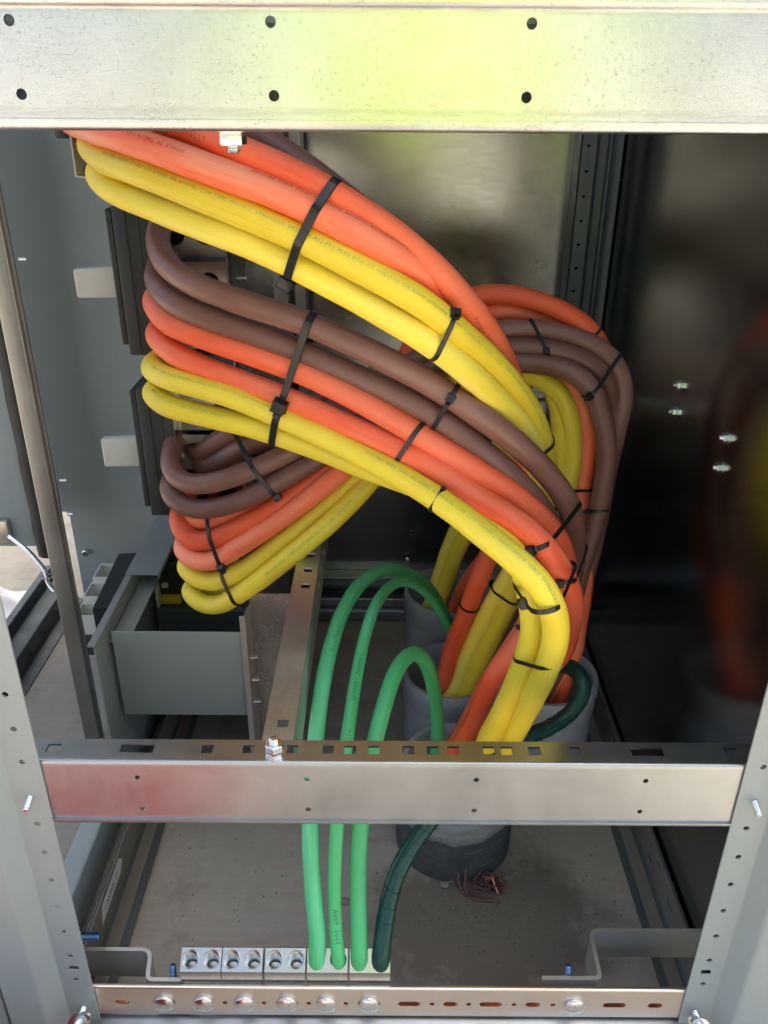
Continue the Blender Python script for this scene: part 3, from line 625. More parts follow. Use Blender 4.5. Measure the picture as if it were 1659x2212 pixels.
bracket([(0.430, 0.0830), (0.2755, 0.0830), (0.2735, 0.0140), (0.1960, 0.0140)][::-1], 'zigzag galvanised bracket joining right post to the ground bar', (0.232, 0.026, 0.126))
mb = MB(); c = Vector((-0.4280, 0.058, 0.158))
bb = thing('blue_bolt', 'blue-coated bolt with washers through the left base rail', 'bolt', c)
mb.thread(c + Vector((0.016, 0, 0)), (1, 0, 0), 0.0056, 0.030); mb.hexnut(c + Vector((0.012, 0, 0)), (1, 0, 0), 0.0105, 0.010); mb.build('shank', 'bluezinc', bb)
mb = MB(); mb.lathe([(0.006, 0), (0.0145, 0), (0.0145, 0.003), (0.0115, 0.004), (0.0115, 0.009), (0.006, 0.009)], 24, c, (1, 0, 0)); mb.build('washer', 'zinc', bb)
mb = MB(); mb.box(-0.4360, -0.4285, 0.032, 0.090, 0.076, 0.185, 0.001); mb.build('rail_bracket', 'galv_dark', rl)
LUGC = [at(px, 2110, Y=0.012).x for px in (435.5, 524.5, 616.5, 707.5, 799.0)]
LUGN = ['leftmost empty two-hole aluminium lug block on the ground bar', 'second empty two-hole aluminium lug block from the left bracket',
        'empty two-hole aluminium lug block next to the bright green cables', 'aluminium lug block holding the two left bright green cables',
        'aluminium lug block holding one bright green and one dark green cable']
def lug(i):
    x = LUGC[i]; t = thing('ground_lug', LUGN[i], 'lug', (x, 0.02, 0.142), 'two-hole lugs on the ground bar')
    hw = 0.0257; y0, z0 = 0.0085, 0.1590; sl_ = R(37); L = 0.0275
    u = Vector((1, 0, 0)); vdir = Vector((0, math.cos(sl_), math.sin(sl_))); nrm = Vector((0, -math.sin(sl_), math.cos(sl_)))
    o = Vector((x, y0, z0)); mb = MB()
    hs = [(sx * 0.0137, L * 0.52, 0.0098) for sx in (-1, 1)]
    mb.plate([(-hw, 0), (hw, 0), (hw, L), (-hw, L)], [circ(a, b, r, 24) for a, b, r in hs], 0.0012, lambda a, b, q: o + u * a + vdir * b - nrm * q)
    e = o + vdir * L
    P = [(y0, z0 - 0.0008), (y0, 0.1408), (e.y + 0.004, 0.1408), (e.y + 0.004, e.z - 0.004), (e.y, e.z - 0.0006)]
    for a, b in zip(P, P[1:]): mb.add([(x - hw, *a), (x + hw, *a), (x + hw, *b), (x - hw, *b)], [(0, 1, 2, 3)])
    for sx in (-1, 1): mb.add([(x + sx * hw, *p) for p in P], [(0, 1, 2, 3, 4)])
    b_ = mb.build('block', 'alu', t, 30)
    for a, b, r in hs:
        c = o + u * a + vdir * b; mb = MB(); ax = Vector((0, 0.05, -1)); rings = []; pr = [(r, 0.0), (r * 0.95, 0.0010)]; z = 0.0010
        while z < 0.024: pr += [(r * 0.82, z + 0.0008), (r * 0.95, z + 0.0018)]; z += 0.0018
        rings = [[c + ax * h + u * (q * math.cos(2 * math.pi * i / 24)) + vdir * (q * math.sin(2 * math.pi * i / 24)) for i in range(24)] for q, h in pr]
        mb.ring_stack(rings, True, False, False); th = mb.build('threaded_hole', 'alu', t, 25)
        mb = MB(); e_ = c + ax * 0.0200; mb.add([e_ + u * (r * math.cos(2 * math.pi * i / 20)) + vdir * (r * math.sin(2 * math.pi * i / 20)) for i in range(20)], [tuple(range(20))]); mb.build('bore_end', 'alu', th)
        mb = MB(); mb.lathe([(r, 0.0001), (r * 1.07, 0.0004), (r * 1.14, 0.0001)], 24, c, nrm, False, False); mb.build('chamfer', 'alu', th)
    return t
for i in range(5): lug(i)

# ================================================================== conduits
PIPES = {'F': (0.112, 0.372, 0.175), 'M': (0.116, 0.600, 0.184), 'B': (0.122, 0.790, 0.242), 'R': (0.270, 0.490, 0.262)}
PN = {'F': 'front grey plastic conduit with dark mortar-stained base, below the cross bar', 'M': 'middle grey plastic conduit holding two yellow and two orange cables',
      'B': 'rearmost grey plastic conduit in the shade behind the green cables', 'R': 'tallest grey plastic conduit at right, dark green cable leaving its rim'}
for k, (x, y, zt) in PIPES.items():
    t = thing('conduit', PN[k], 'conduit', (x, y, 0.0), 'plastic conduit stubs rising through the pad'); ro, ri = 0.0905, 0.0780
    rb = 0.0855
    mb = MB(); zb = zt - 0.052
    mb.lathe([(ri - 0.006, 0.002), (ri - 0.004, zb - 0.01), (ri, zb), (ri + 0.0015, zt - 0.004), (ri + 0.004, zt), (ro - 0.002, zt + 0.0004), (ro, zt - 0.003), (ro, zt - 0.020), (ro - 0.0022, zt - 0.0215), (ro - 0.0018, zb), (rb, zb - 0.006), (rb - 0.0005, zb - 0.0065)], 56, (x, y, 0), cap0=True, cap1=False)
    mb.build('bell_end', 'pvc', t)
    mb = MB(); z1 = zb - 0.004
    if k == 'F':
        mb.lathe([(rb, 0.06), (rb, z1)], 56, (x, y, 0), cap0=False, cap1=False); mb.build('pipe', 'pvc', t)
        rs = 0.0985; mb = MB(); mb.lathe([(rs, 0.002), (rs + 0.0008, 0.03), (rs - 0.0005, 0.034), (rs + 0.0012, 0.06), (rs - 0.0002, 0.064), (rs, 0.096), (rs - 0.004, 0.098), (rb, 0.096)], 64, (x, y, 0), cap0=False, cap1=False); mb.build('stained_sleeve', 'pvcd', t)
        rnd = random.Random(5); mb = MB(); rings = []
        for (r_, h) in ((rs + 0.0004, 0.088), (rs + 0.0022, 0.093), (rs + 0.0008, 0.101), (rs - 0.005, 0.1035), (rb + 0.002, 0.104), (rb - 0.001, 0.106)):
            rings.append([Vector((x + (r_ + rnd.uniform(-.0007, .0007)) * math.cos(2 * math.pi * i / 110), y + (r_ + rnd.uniform(-.0007, .0007)) * math.sin(2 * math.pi * i / 110), h + 0.003 * math.sin(i * 0.21) + 0.002 * math.sin(i * 0.83) + rnd.uniform(-.0012, .0012))) for i in range(110)])
        mb.ring_stack(rings, True, False, False); mb.build('mortar_ring', 'mortar', t)
    else:
        mb.lathe([(rb, 0.002), (rb, z1)], 56, (x, y, 0), cap0=False, cap1=False); mb.build('pipe', 'pvc', t)

# ================================================================== cables
def cr_spline(P, step=0.006):
    P = [Vector(p) for p in P]; Q = [P[0] * 2 - P[1]] + P + [P[-1] * 2 - P[-2]]; out = []
    for i in range(1, len(Q) - 2):
        p0, p1, p2, p3 = Q[i - 1], Q[i], Q[i + 1], Q[i + 2]
        t0 = 0; t1 = t0 + max(1e-4, (p1 - p0).length) ** 0.5; t2 = t1 + max(1e-4, (p2 - p1).length) ** 0.5; t3 = t2 + max(1e-4, (p3 - p2).length) ** 0.5
        n = max(2, int((p2 - p1).length / step))
        for k in range(n):
            t = t1 + (t2 - t1) * k / n
            A1 = p0 * ((t1 - t) / (t1 - t0)) + p1 * ((t - t0) / (t1 - t0)); A2 = p1 * ((t2 - t) / (t2 - t1)) + p2 * ((t - t1) / (t2 - t1)); A3 = p2 * ((t3 - t) / (t3 - t2)) + p3 * ((t - t2) / (t3 - t2))
            B1 = A1 * ((t2 - t) / (t2 - t0)) + A2 * ((t - t0) / (t2 - t0)); B2 = A2 * ((t3 - t) / (t3 - t1)) + A3 * ((t - t1) / (t3 - t1))
            out.append(B1 * ((t2 - t) / (t2 - t1)) + B2 * ((t - t1) / (t2 - t1)))
    out.append(P[-1]); 
    for _ in range(3):
        out = [out[0]] + [(out[i - 1] + out[i] * 2 + out[i + 1]) / 4 for i in range(1, len(out) - 1)] + [out[-1]]
    return out
CAB = {}
def cable(key, mat, r, pts, label, cat='cable', name=None):
    P = []
    for q in pts:
        P.append(at(q[0], q[1], Y=q[2]) if q[0] != 'w' else Vector(q[1:4]))
    S = cr_spline(P); mb = MB(); q0 = random.uniform(0, 6)
    mb.tube(S, [r * (1 + 0.012 * math.sin(i * 0.23 + q0) + 0.008 * math.sin(i * 0.61 + 2 * q0)) for i in range(len(S))], 20)
    nm = name or {'orange': 'orange_cable', 'yellow': 'yellow_cable', 'brown': 'brown_cable', 'green': 'green_cable', 'dgreen': 'taped_green_cable'}[mat]
    o = mb.build(nm, mat, None, 60); me = o.data; ul = me.uv_layers.new(name='UVMap'); cum = [0.0]
    for a_, b_ in zip(S, S[1:]): cum.append(cum[-1] + (b_ - a_).length)
    for pl in me.polygons:
        ids = [me.loops[li].vertex_index for li in pl.loop_indices]; wrap = len(ids) == 4 and any(i % 20 == 19 for i in ids)
        for li, vi in zip(pl.loop_indices, ids):
            kk = vi % 20; ul.data[li].uv = (cum[vi // 20], (20 if (wrap and kk == 0) else kk) / 20.0)
    tag(o, label, cat, {'orange': 'orange power cables', 'yellow': 'yellow power cables', 'brown': 'brown power cables', 'green': 'bright green ground cables'}.get(mat))
    CAB[key] = (S, r, o); return o
RC = 0.0157
W = 'w'
# --- upper run
cable('O1', 'orange', RC, [(230, 235, .50), (285, 238, .40), (335, 254, .33), (430, 288, .29), (513, 324, .265), (610, 366, .25), (699, 410, .24), (788, 464, .235), (865, 518, .235), (937, 580, .24), (994, 640, .255), (1043, 702, .29), (1078, 758, .33), (1108, 830, .39), (1128, 920, .43), (1125, 1030, .45), (1098, 1120, .455), (1061, 1189, .46), (1029, 1267, .48), (1004, 1333, .50), (976, 1401, .53), (957, 1470, .55), (W, .080, .555, .16), (W, .080, .56, .05)],
      'topmost orange cable arching down behind the upper yellow pair')
cable('O2', 'orange', RC, [(150, 258, .50), (155, 262, .42), (190, 275, .35), (263, 297, .30), (350, 328, .275), (448, 364, .255), (530, 394, .245), (603, 422, .235), (698, 466, .225), (770, 504, .22), (828, 538, .22), (880, 568, .23), (932, 600, .245), (985, 655, .275), (1030, 720, .32), (1070, 800, .37), (1105, 890, .42), (1130, 990, .445), (1150, 1090, .44), (1165, 1180, .41), (1165, 1270, .385), (1135, 1355, .365), (1095, 1415, .355), (1052, 1485, .355), (1008, 1568, .355), (W, .075, .36, .14), (W, .075, .365, .04)],
      'second orange cable from the top, just above the upper yellow pair')
cable('B0', 'brown', RC, [(420, 240, .42), (490, 264, .37), (560, 297, .345), (637, 346, .33), (705, 396, .315), (760, 440, .305), (813, 484, .30), (875, 546, .30), (940, 615, .31), (1005, 690, .34), (1060, 760, .42), (1110, 880, .475), (1140, 1000, .49), (1152, 1120, .475), (1146, 1220, .47), (1118, 1305, .48), (1080, 1390, .50), (1048, 1462, .53), (W, .145, .575, .14), (W, .14, .575, .05)],
      'brown cable mostly hidden above and behind the topmost orange cable')
cable('Y1', 'yellow', RC, [(236, 292, .53), (205, 298, .46), (196, 318, .395), (226, 344, .345), (288, 367, .305), (370, 399, .28), (453, 432, .26), (530, 463, .245), (600, 493, .235), (674, 526, .225), (770, 575, .215), (873, 631, .215), (930, 668, .225), (979, 708, .24), (1044, 765, .275), (1099, 822, .31), (1144, 887, .345), (1170, 955, .375), (1182, 1030, .41), (1176, 1110, .435), (1152, 1190, .445), (1120, 1261, .45), (1079, 1345, .48), (1042, 1423, .51), (1011, 1483, .54), (W, .128, .545, .14), (W, .125, .55, .05)],
      'upper of the two topmost yellow cables, green lettering along it')
cable('Y2', 'yellow', RC, [(256, 358, .52), (226, 360, .455), (214, 380, .395), (245, 411, .35), (333, 448, .315), (425, 484, .285), (513, 517, .265), (600, 555, .255), (670, 590, .245), (748, 631, .24), (829, 678, .235), (929, 740, .235), (1004, 798, .255), (1069, 857, .29), (1124, 917, .33), (1155, 975, .37), (1164, 1040, .405), (1152, 1120, .43), (1130, 1185, .445), (1101, 1242, .46), (1048, 1333, .49), (1014, 1408, .52), (983, 1486, .55), (W, .100, .545, .14), (W, .1, .55, .05)],
      'lower of the two topmost yellow cables, plain scuffed jacket')
# --- middle run
cable('B1', 'brown', RC, [(360, 468, .57), (345, 492, .50), (343, 532, .44), (366, 577, .395), (425, 616, .365), (500, 645, .345), (575, 670, .335), (650, 694, .325), (750, 737, .31), (829, 775, .30), (929, 828, .285), (1029, 893, .275), (1109, 953, .28), (1179, 1020, .30), (1222, 1080, .315), (1240, 1145, .34), (1240, 1215, .365), (1222, 1300, .40), (1195, 1390, .43), (W, .225, .45, .24), (W, .225, .45, .1)],
      'upper brown cable of the middle bundle')
cable('B2', 'brown', RC, [(365, 555, .57), (345, 572, .495), (338, 606, .435), (362, 642, .395), (410, 671, .372), (500, 704, .352), (600, 740, .34), (700, 782, .33), (829, 841, .31), (929, 893, .293), (1029, 964, .28), (1109, 1032, .28), (1165, 1096, .295), (1198, 1155, .325), (1220, 1225, .37), (1218, 1310, .42), (1195, 1400, .45), (W, .245, .475, .24), (W, .245, .47, .1)],
      'lower brown cable of the middle bundle, above the orange pair')
cable('O3', 'orange', RC, [(370, 622, .57), (345, 632, .49), (335, 658, .425), (362, 695, .39), (425, 723, .37), (525, 757, .35), (650, 803, .33), (750, 850, .315), (829, 893, .30), (929, 953, .28), (1029, 1018, .265), (1109, 1070, .262), (1156, 1108, .265), (1192, 1148, .275), (1214, 1190, .29), (1220, 1235, .305), (1198, 1297, .315), (1150, 1350, .31), (1115, 1396, .305), (1079, 1441, .302), (1048, 1497, .31), (1027, 1555, .33), (W, .090, .35, .16), (W, .095, .36, .04)],
      'upper orange cable of the middle bundle, pale faded jacket')
cable('O4', 'orange', RC, [(372, 700, .57), (350, 706, .49), (340, 728, .43), (375, 762, .395), (450, 798, .372), (550, 835, .352), (650, 875, .335), (750, 920, .315), (829, 956, .30), (929, 1007, .27), (1029, 1074, .245), (1107, 1123, .215), (1149, 1155, .20), (1177, 1184, .195), (1204, 1222, .195), (1226, 1266, .205), (1236, 1312, .225), (1226, 1362, .26), (1205, 1420, .31), (W, .215, .40, .30), (W, .22, .42, .1)],
      'lower orange cable of the middle bundle, bright red-orange beside yellow')
cable('Y3', 'yellow', RC, [(392, 758, .57), (352, 772, .48), (330, 797, .415), (358, 815, .385), (425, 834, .365), (500, 855, .35), (600, 897, .335), (700, 942, .315), (800, 993, .292), (879, 1037, .26), (944, 1078, .225), (1000, 1118, .19), (1054, 1161, .155), (1090, 1190, .135), (1130, 1224, .115), (1164, 1258, .105), (1188, 1300, .105), (1200, 1345, .115), (1199, 1385, .125), (1186, 1430, .14), (1166, 1476, .158), (1139, 1528, .178), (1108, 1588, .21), (1078, 1650, .255), (W, .130, .35, .12), (W, .13, .36, .03)],
      'long yellow cable along the front lower edge of the middle bundle')
cable('Y4', 'yellow', RC, [(388, 828, .57), (352, 832, .48), (332, 852, .42), (358, 874, .395), (450, 899, .375), (550, 923, .36), (625, 947, .352), (700, 974, .345), (800, 1015, .328), (900, 1050, .300), (1000, 1108, .252), (1060, 1150, .215), (1108, 1192, .190), (1136, 1245, .174), (1147, 1300, .167), (1152, 1350, .165), (1145, 1396, .168), (1120, 1466, .180), (1090, 1531, .197), (1056, 1595, .226), (1032, 1655, .262), (W, .098, .35, .12), (W, .1, .36, .03)],
      'yellow cable tucked behind the long front yellow cable, showing again left of it lower down')
# --- lower run, looping up behind and over to the right
cable('B3', 'brown', RC, [(402, 892, .64), (385, 930, .585), (371, 975, .54), (370, 1012, .51), (392, 1038, .492), (431, 1046, .482), (489, 1035, .475), (541, 1016, .475), (593, 993, .478), (645, 965, .483), (720, 915, .50), (800, 850, .53), (880, 790, .56), (960, 745, .585), (1050, 718, .60), (1149, 712, .60), (1229, 726, .59), (1300, 757, .58), (1338, 805, .575), (1346, 863, .57), (1330, 935, .565), (1312, 1015, .565), (1298, 1100, .55), (1275, 1200, .525), (1250, 1300, .50), (1228, 1395, .47), (W, .262, .46, .22), (W, .25, .46, .1)],
      'brown cable making the upper big loop below the middle bundle and outermost loop at right')
cable('B4', 'brown', RC, [(420, 975, .64), (385, 1010, .57), (366, 1058, .51), (386, 1086, .492), (425, 1099, .480), (470, 1096, .472), (528, 1078, .47), (580, 1052, .47), (632, 1023, .473), (684, 993, .478), (760, 938, .497), (840, 868, .525), (920, 802, .555), (1010, 762, .575), (1099, 751, .58), (1179, 755, .575), (1254, 775, .568), (1302, 808, .565), (1322, 865, .572), (1316, 940, .585), (1298, 1030, .585), (1280, 1130, .565), (1262, 1240, .53), (W, .275, .47, .28), (W, .26, .46, .1)],
      'lowest brown cable of the left loops, directly above the orange loops')
cable('B5', 'brown', RC, [(462, 925, .66), (432, 962, .61), (430, 1000, .575), (465, 999, .548), (510, 975, .535), (554, 958, .53), (620, 933, .53), (700, 893, .535), (800, 840, .55), (900, 798, .565), (1000, 786, .575), (1100, 783, .57), (1179, 788, .558), (1239, 806, .545), (1277, 840, .535), (1298, 895, .53), (1310, 950, .525), (1310, 1000, .52), (1301, 1060, .515), (1286, 1130, .505), (1264, 1196, .495), (1248, 1255, .49), (1228, 1340, .475), (1208, 1430, .455), (W, .235, .43, .2), (W, .235, .43, .1)],
      'brown cable dropping along the right edge beside the rear orange cable')
cable('B6', 'brown', RC, [(470, 900, .68), (432, 932, .63), (414, 965, .59), (432, 980, .565), (458, 962, .553), (495, 938, .55), (535, 925, .548), (600, 902, .552), (700, 860, .57), (800, 815, .59), (900, 775, .61), (1000, 748, .625), (1100, 738, .628), (1200, 750, .62), (1280, 795, .61), (1304, 880, .605), (1292, 1000, .60), (1272, 1120, .58), (1255, 1240, .54), (W, .285, .46, .25), (W, .27, .45, .1)],
      'shortest brown loop tucked under the middle yellow cables, near the lugs')
cable('O5', 'orange', RC, [(440, 990, .64), (414, 1030, .585), (404, 1085, .54), (422, 1121, .515), (458, 1121, .508), (508, 1100, .506), (580, 1070, .506), (660, 1025, .51), (740, 965, .525), (820, 885, .555), (890, 800, .595), (960, 722, .63), (1040, 682, .645), (1120, 676, .648), (1185, 702, .65), (1226, 780, .652), (1230, 880, .652), (1205, 990, .648), (1135, 1100, .645), (1062, 1190, .655), (1006, 1266, .69), (982, 1325, .725), (W, .145, .75, .18), (W, .14, .755, .05)],
      'innermost orange loop at left, reaching the rearmost conduit in shadow')
cable('O6', 'orange', RC, [(430, 1065, .62), (398, 1090, .56), (386, 1126, .515), (402, 1157, .497), (431, 1169, .487), (476, 1158, .482), (528, 1134, .48), (580, 1105, .48), (632, 1070, .483), (684, 1034, .488), (740, 982, .502), (800, 912, .53), (850, 822, .565), (900, 735, .60), (960, 668, .635), (1029, 640, .645), (1089, 636, .64), (1154, 649, .63), (1219, 675, .615), (1274, 715, .605), (1306, 780, .605), (1312, 870, .61), (1296, 960, .61), (1278, 1070, .60), (1268, 1180, .575), (W, .295, .46, .28), (W, .27, .45, .1)],
      'red-orange loop arching highest at the back right, over the brown pair')
cable('O7', 'orange', RC, [(430, 1148, .62), (404, 1162, .56), (398, 1192, .50), (424, 1211, .484), (463, 1211, .474), (491, 1196, .47), (554, 1157, .465), (606, 1121, .465), (658, 1082, .468), (710, 1041, .473), (752, 1006, .483), (820, 930, .51), (880, 850, .55), (950, 782, .59), (1040, 752, .61), (1130, 752, .61), (1190, 775, .60), (1231, 822, .588), (1258, 878, .577), (1270, 936, .567), (1266, 994, .56), (1257, 1053, .555), (1254, 1105, .548), (1260, 1180, .53), (1262, 1251, .51), (1248, 1345, .485), (1233, 1423, .465), (W, .262, .445, .25), (W, .255, .44, .1)],
      'lower orange loop at left, dropping at right into the tallest conduit')
cable('Y5', 'yellow', RC, [(440, 1198, .62), (412, 1208, .56), (404, 1230, .51), (429, 1250, .495), (463, 1256, .485), (502, 1243, .479), (554, 1212, .475), (606, 1173, .475), (658, 1133, .478), (710, 1089, .483), (762, 1040, .493), (830, 965, .52), (900, 885, .55), (980, 818, .585), (1070, 785, .605), (1135, 785, .603), (1178, 812, .592), (1202, 860, .58), (1211, 915, .57), (1209, 980, .56), (1198, 1055, .55), (1172, 1140, .535), (1142, 1215, .53), (1105, 1295, .54), (1070, 1380, .56), (W, .155, .60, .16), (W, .15, .6, .05)],
      'upper yellow loop at lower left, between orange and the lowest yellow loop')
cable('Y6', 'yellow', RC, [(455, 1255, .62), (424, 1260, .56), (413, 1283, .51), (434, 1302, .497), (471, 1306, .487), (507, 1289, .470), (554, 1258, .456), (606, 1218, .447), (658, 1176, .444), (710, 1132, .450), (749, 1094, .465), (790, 1050, .485), (850, 975, .52), (920, 895, .55), (1000, 832, .58), (1090, 805, .595), (1160, 815, .585), (1208, 850, .572), (1229, 895, .563), (1236, 945, .557), (1234, 1003, .55), (1224, 1055, .545), (1196, 1135, .53), (1165, 1215, .515), (1125, 1300, .525), (1090, 1390, .55), (W, .165, .57, .16), (W, .16, .57, .05)],
      'lowest yellow loop at lower left, nearest the grey box')
cable('Y7', 'yellow', RC, [(480, 1232, .64), (448, 1248, .59), (448, 1274, .55), (480, 1280, .535), (530, 1256, .53), (605, 1196, .53), (700, 1105, .535), (780, 1015, .55), (840, 925, .58), (910, 830, .62), (1000, 778, .65), (1080, 770, .66), (1124, 800, .665), (1124, 900, .665), (1088, 1015, .67), (1035, 1105, .685), (993, 1180, .705), (962, 1260, .725), (940, 1325, .74), (W, .092, .745, .18), (W, .095, .75, .05)],
      'dim yellow cable dropping into the rearmost conduit, right one of two')
cable('Y8', 'yellow', RC, [(510, 1225, .66), (475, 1240, .62), (472, 1262, .585), (510, 1258, .57), (600, 1188, .565), (700, 1090, .57), (780, 1000, .585), (850, 900, .61), (920, 815, .65), (1000, 772, .68), (1060, 775, .692), (1095, 820, .695), (1090, 930, .695), (1050, 1030, .70), (1005, 1110, .71), (972, 1180, .725), (946, 1260, .74), (922, 1325, .755), (W, .068, .765, .18), (W, .075, .765, .05)],
      'dim yellow cable dropping into the rearmost conduit, left one of two')
# --- ground cables
cable('G1', 'green', 0.0108, [(W, LUGC[3] - .0137, .0215, .150), (W, LUGC[3] - .0137, .0205, .172), (686, 2030, .030), (677, 1935, .050), (671, 1840, .07), (671, 1750, .092), (676, 1660, .12), (685, 1570, .16), (697, 1480, .21), (715, 1395, .275), (740, 1322, .35), (778, 1262, .435), (826, 1233, .515), (876, 1237, .58), (920, 1265, .615), (950, 1308, .635), (970, 1352, .635), (988, 1400, .62), (W, .092, .60, .16), (W, .09, .59, .05)],
      'leftmost bright green cable, arching highest, out of the fourth lug')
cable('G2', 'green', 0.0086, [(W, LUGC[3] + .0137, .0215, .150), (W, LUGC[3] + .0137, .0205, .172), (725, 2010, .036), (722, 1910, .055), (727, 1800, .075), (736, 1700, .1), (749, 1600, .14), (759, 1530, .18), (772, 1450, .24), (787, 1380, .3), (806, 1320, .36), (832, 1277, .43), (863, 1257, .49), (900, 1264, .54), (934, 1296, .57), (960, 1340, .585), (985, 1392, .585), (W, .105, .58, .16), (W, .1, .58, .05)],
      'thinnest bright green cable, in the middle of the three, printed with digits')
cable('G3', 'green', 0.0108, [(W, LUGC[4] - .0137, .0215, .150), (W, LUGC[4] - .0137, .0205, .172), (775, 2015, .036), (773, 1910, .06), (777, 1800, .08), (789, 1700, .11), (810, 1600, .14), (828, 1530, .175), (850, 1462, .22), (873, 1424, .258), (897, 1412, .29), (919, 1430, .315), (935, 1480, .335), (943, 1540, .348), (945, 1600, .358), (W, .072, .372, .12), (W, .075, .37, .03)],
      'right bright green cable with the lowest arch, entering the front conduit')
cable('DG', 'dgreen', 0.0118, [(W, LUGC[4] + .0137, .0215, .150), (W, LUGC[4] + .0137, .0205, .172), (830, 2005, .042), (841, 1940, .064), (861, 1880, .085), (893, 1822, .11), (936, 1765, .14), (1000, 1690, .185), (1062, 1634, .225), (1129, 1595, .255), (1180, 1575, .272), (1229, 1543, .29), (1258, 1503, .302), (1260, 1470, .315), (1243, 1448, .335), (1216, 1438, .36), (W, .205, .405, .29), (W, .215, .43, .12)],
      'dark green taped cable curving from the last lug to the tallest conduit')

# tape overlap lines on the dark green cable
S, r, o = CAB['DG']
for i in range(10, len(S) - 8, 3):
    t_ = (S[i + 1] - S[i - 1]).normalized(); nn = t_.orthogonal().normalized(); bb_ = t_.cross(nn); mb = MB(); L = []
    for k in range(25):
        a = 2 * math.pi * k / 24; L.append(S[i] + (nn * math.cos(a) + bb_ * math.sin(a)) * (r + 0.00015) + t_ * (0.0045 * math.sin(a + 0.7)))
    mb.tube(L, 0.00045, 5); mb.build('tape_lap', 'dgreen', o)

# printing on the jackets: flat lettering wrapped onto the tube
def lettering(key, text, s0, h, mat, phi=0.0, flip=False, squash=1.0):
    S, r, o = CAB[key]
    cu = bpy.data.curves.new('lettering', 'FONT'); cu.body = text; cu.size = h * 1.35; cu.resolution_u = 1; cu.space_character = 1.12
    ob = bpy.data.objects.new('lettering_tmp', cu); COL.objects.link(ob)
    dg = bpy.context.evaluated_depsgraph_get(); me = bpy.data.meshes.new_from_object(ob.evaluated_get(dg))
    bm = bmesh.new(); bm.from_mesh(me)
    bmesh.ops.subdivide_edges(bm, edges=[e for e in bm.edges if e.calc_length() > h * 0.9], cuts=2)
    cum = [0]
    for a, b in zip(S, S[1:]): cum.append(cum[-1] + (b - a).length)
    import bisect
    for vtx in bm.verts:
        x, y = vtx.co.x * squash, vtx.co.y - h * 0.5
        if flip: x, y = -x, -y
        s_ = min(max(s0 + x, 0.001), cum[-1] - 0.001); i = min(bisect.bisect(cum, s_) - 1, len(S) - 2); f_ = (s_ - cum[i]) / max(1e-6, cum[i + 1] - cum[i])
        p = S[i].lerp(S[i + 1], f_); t0 = (S[min(i + 1, len(S) - 1)] - S[max(i - 1, 0)]); t1 = (S[min(i + 2, len(S) - 1)] - S[i]); t_ = t0.lerp(t1, f_).normalized()
        n_ = CAMP - p; n_ = (n_ - t_ * n_.dot(t_)).normalized(); b_ = n_.cross(t_)
        a = phi + y / r; vtx.co = p + (n_ * math.cos(a) + b_ * math.sin(a)) * (r + 0.00022)
    m = bpy.data.meshes.new('lettering'); bm.to_mesh(m); bm.free(); m.materials.append(M[mat])
    bpy.data.objects.remove(ob); bpy.data.curves.remove(cu); bpy.data.meshes.remove(me)
    l = bpy.data.objects.new('lettering', m); COL.objects.link(l); l.parent = o; return l
def s_at(key, px, py):
    S, r, o = CAB[key]; best = (1e9, 0); c = 0
    for i, p in enumerate(S):
        if i: c += (p - S[i - 1]).length
        q = proj(p); d = (q[0] - px) ** 2 + (q[1] - py) ** 2
        if d < best[0]: best = (d, c)
    return best[1]
lettering('Y1', 'ENCORE WIRE CORP 600 KCMIL AA-8000 AL COM TYPE XHHW-2  600V/1000V GR2 SUN-RES FT1 XLPE FOR CT USE (UL) OR RHW 600V APR 20 2017 17:46:59 FR37  W2X1 106A23', s_at('Y1', 245, 352), 0.0046, 'ink_green', 0.42, squash=0.98)
lettering('Y1', 'ENCORE WIRE CORP 600 KCMIL AA-8000 AL', s_at('Y1', 1075, 790), 0.0046, 'ink_green', 0.55)
lettering('Y3', 'AL COM TYPE XHHW-2 600V/1000V GR2 UL LINE 1703  10IN', s_at('Y3', 345, 812), 0.0042, 'ink_green', 0.35)
lettering('Y3', 'ENCORE WIRE CORP 600 KCMIL AA-8000 AL COM TYPE XHHW-2 600V/1000V GR2 SUN-RES', s_at('Y3', 789, 988), 0.0050, 'ink_green', 0.42)
lettering('Y4', 'ENCORE WIRE CORP 600 KCMIL XHHW', s_at('Y4', 336, 862), 0.0042, 'ink_green', 0.3)
lettering('Y6', 'ENCORE WIRE CORP 600 KCMIL AA-8000 AL COM TYPE XHHW-2 600V', s_at('Y6', 585, 1235), 0.0048, 'ink_green', 0.10)
lettering('O1', 'Paragon Elite 004527', s_at('O1', 330, 254), 0.0075, 'ink_brown', -0.25)
lettering('O1', 'Paragon Elite Bravo', s_at('O1', 1018, 668), 0.0070, 'ink_brown', -0.15)
lettering('O2', 'ENCORE WIRE CORP 600 KCMIL AA-8000 AL COM TYPE XHHW-2 600V/1000V GR2 SUN-RES FT1 XLPE', s_at('O2', 540, 398), 0.0046, 'ink_brown', 1.02)
lettering('O2', '600 KCMIL AL XHHW', s_at('O2', 292, 308), 0.0050, 'ink_brown', 0.5)
lettering('O4', 'ENCORE WIRE CORP 600 KCMIL AA-8000 AL', s_at('O4', 760, 925), 0.0042, 'ink_brown', -0.95)
lettering('G2', '300000 * 300000', s_at('G2', 760, 1518), 0.0070, 'ink_dgreen', -0.05)
lettering('G2', '3000  600V', s_at('G2', 727, 2040), 0.0070, 'ink_dgreen', -0.1)
lettering('G2', '5/16', s_at('G2', 748, 1612), 0.0070, 'ink_dgreen', -0.1)
lettering('G1', 'SuperFlex II', s_at('G1', 712, 1415), 0.0070, 'ink_dgreen', -0.25)
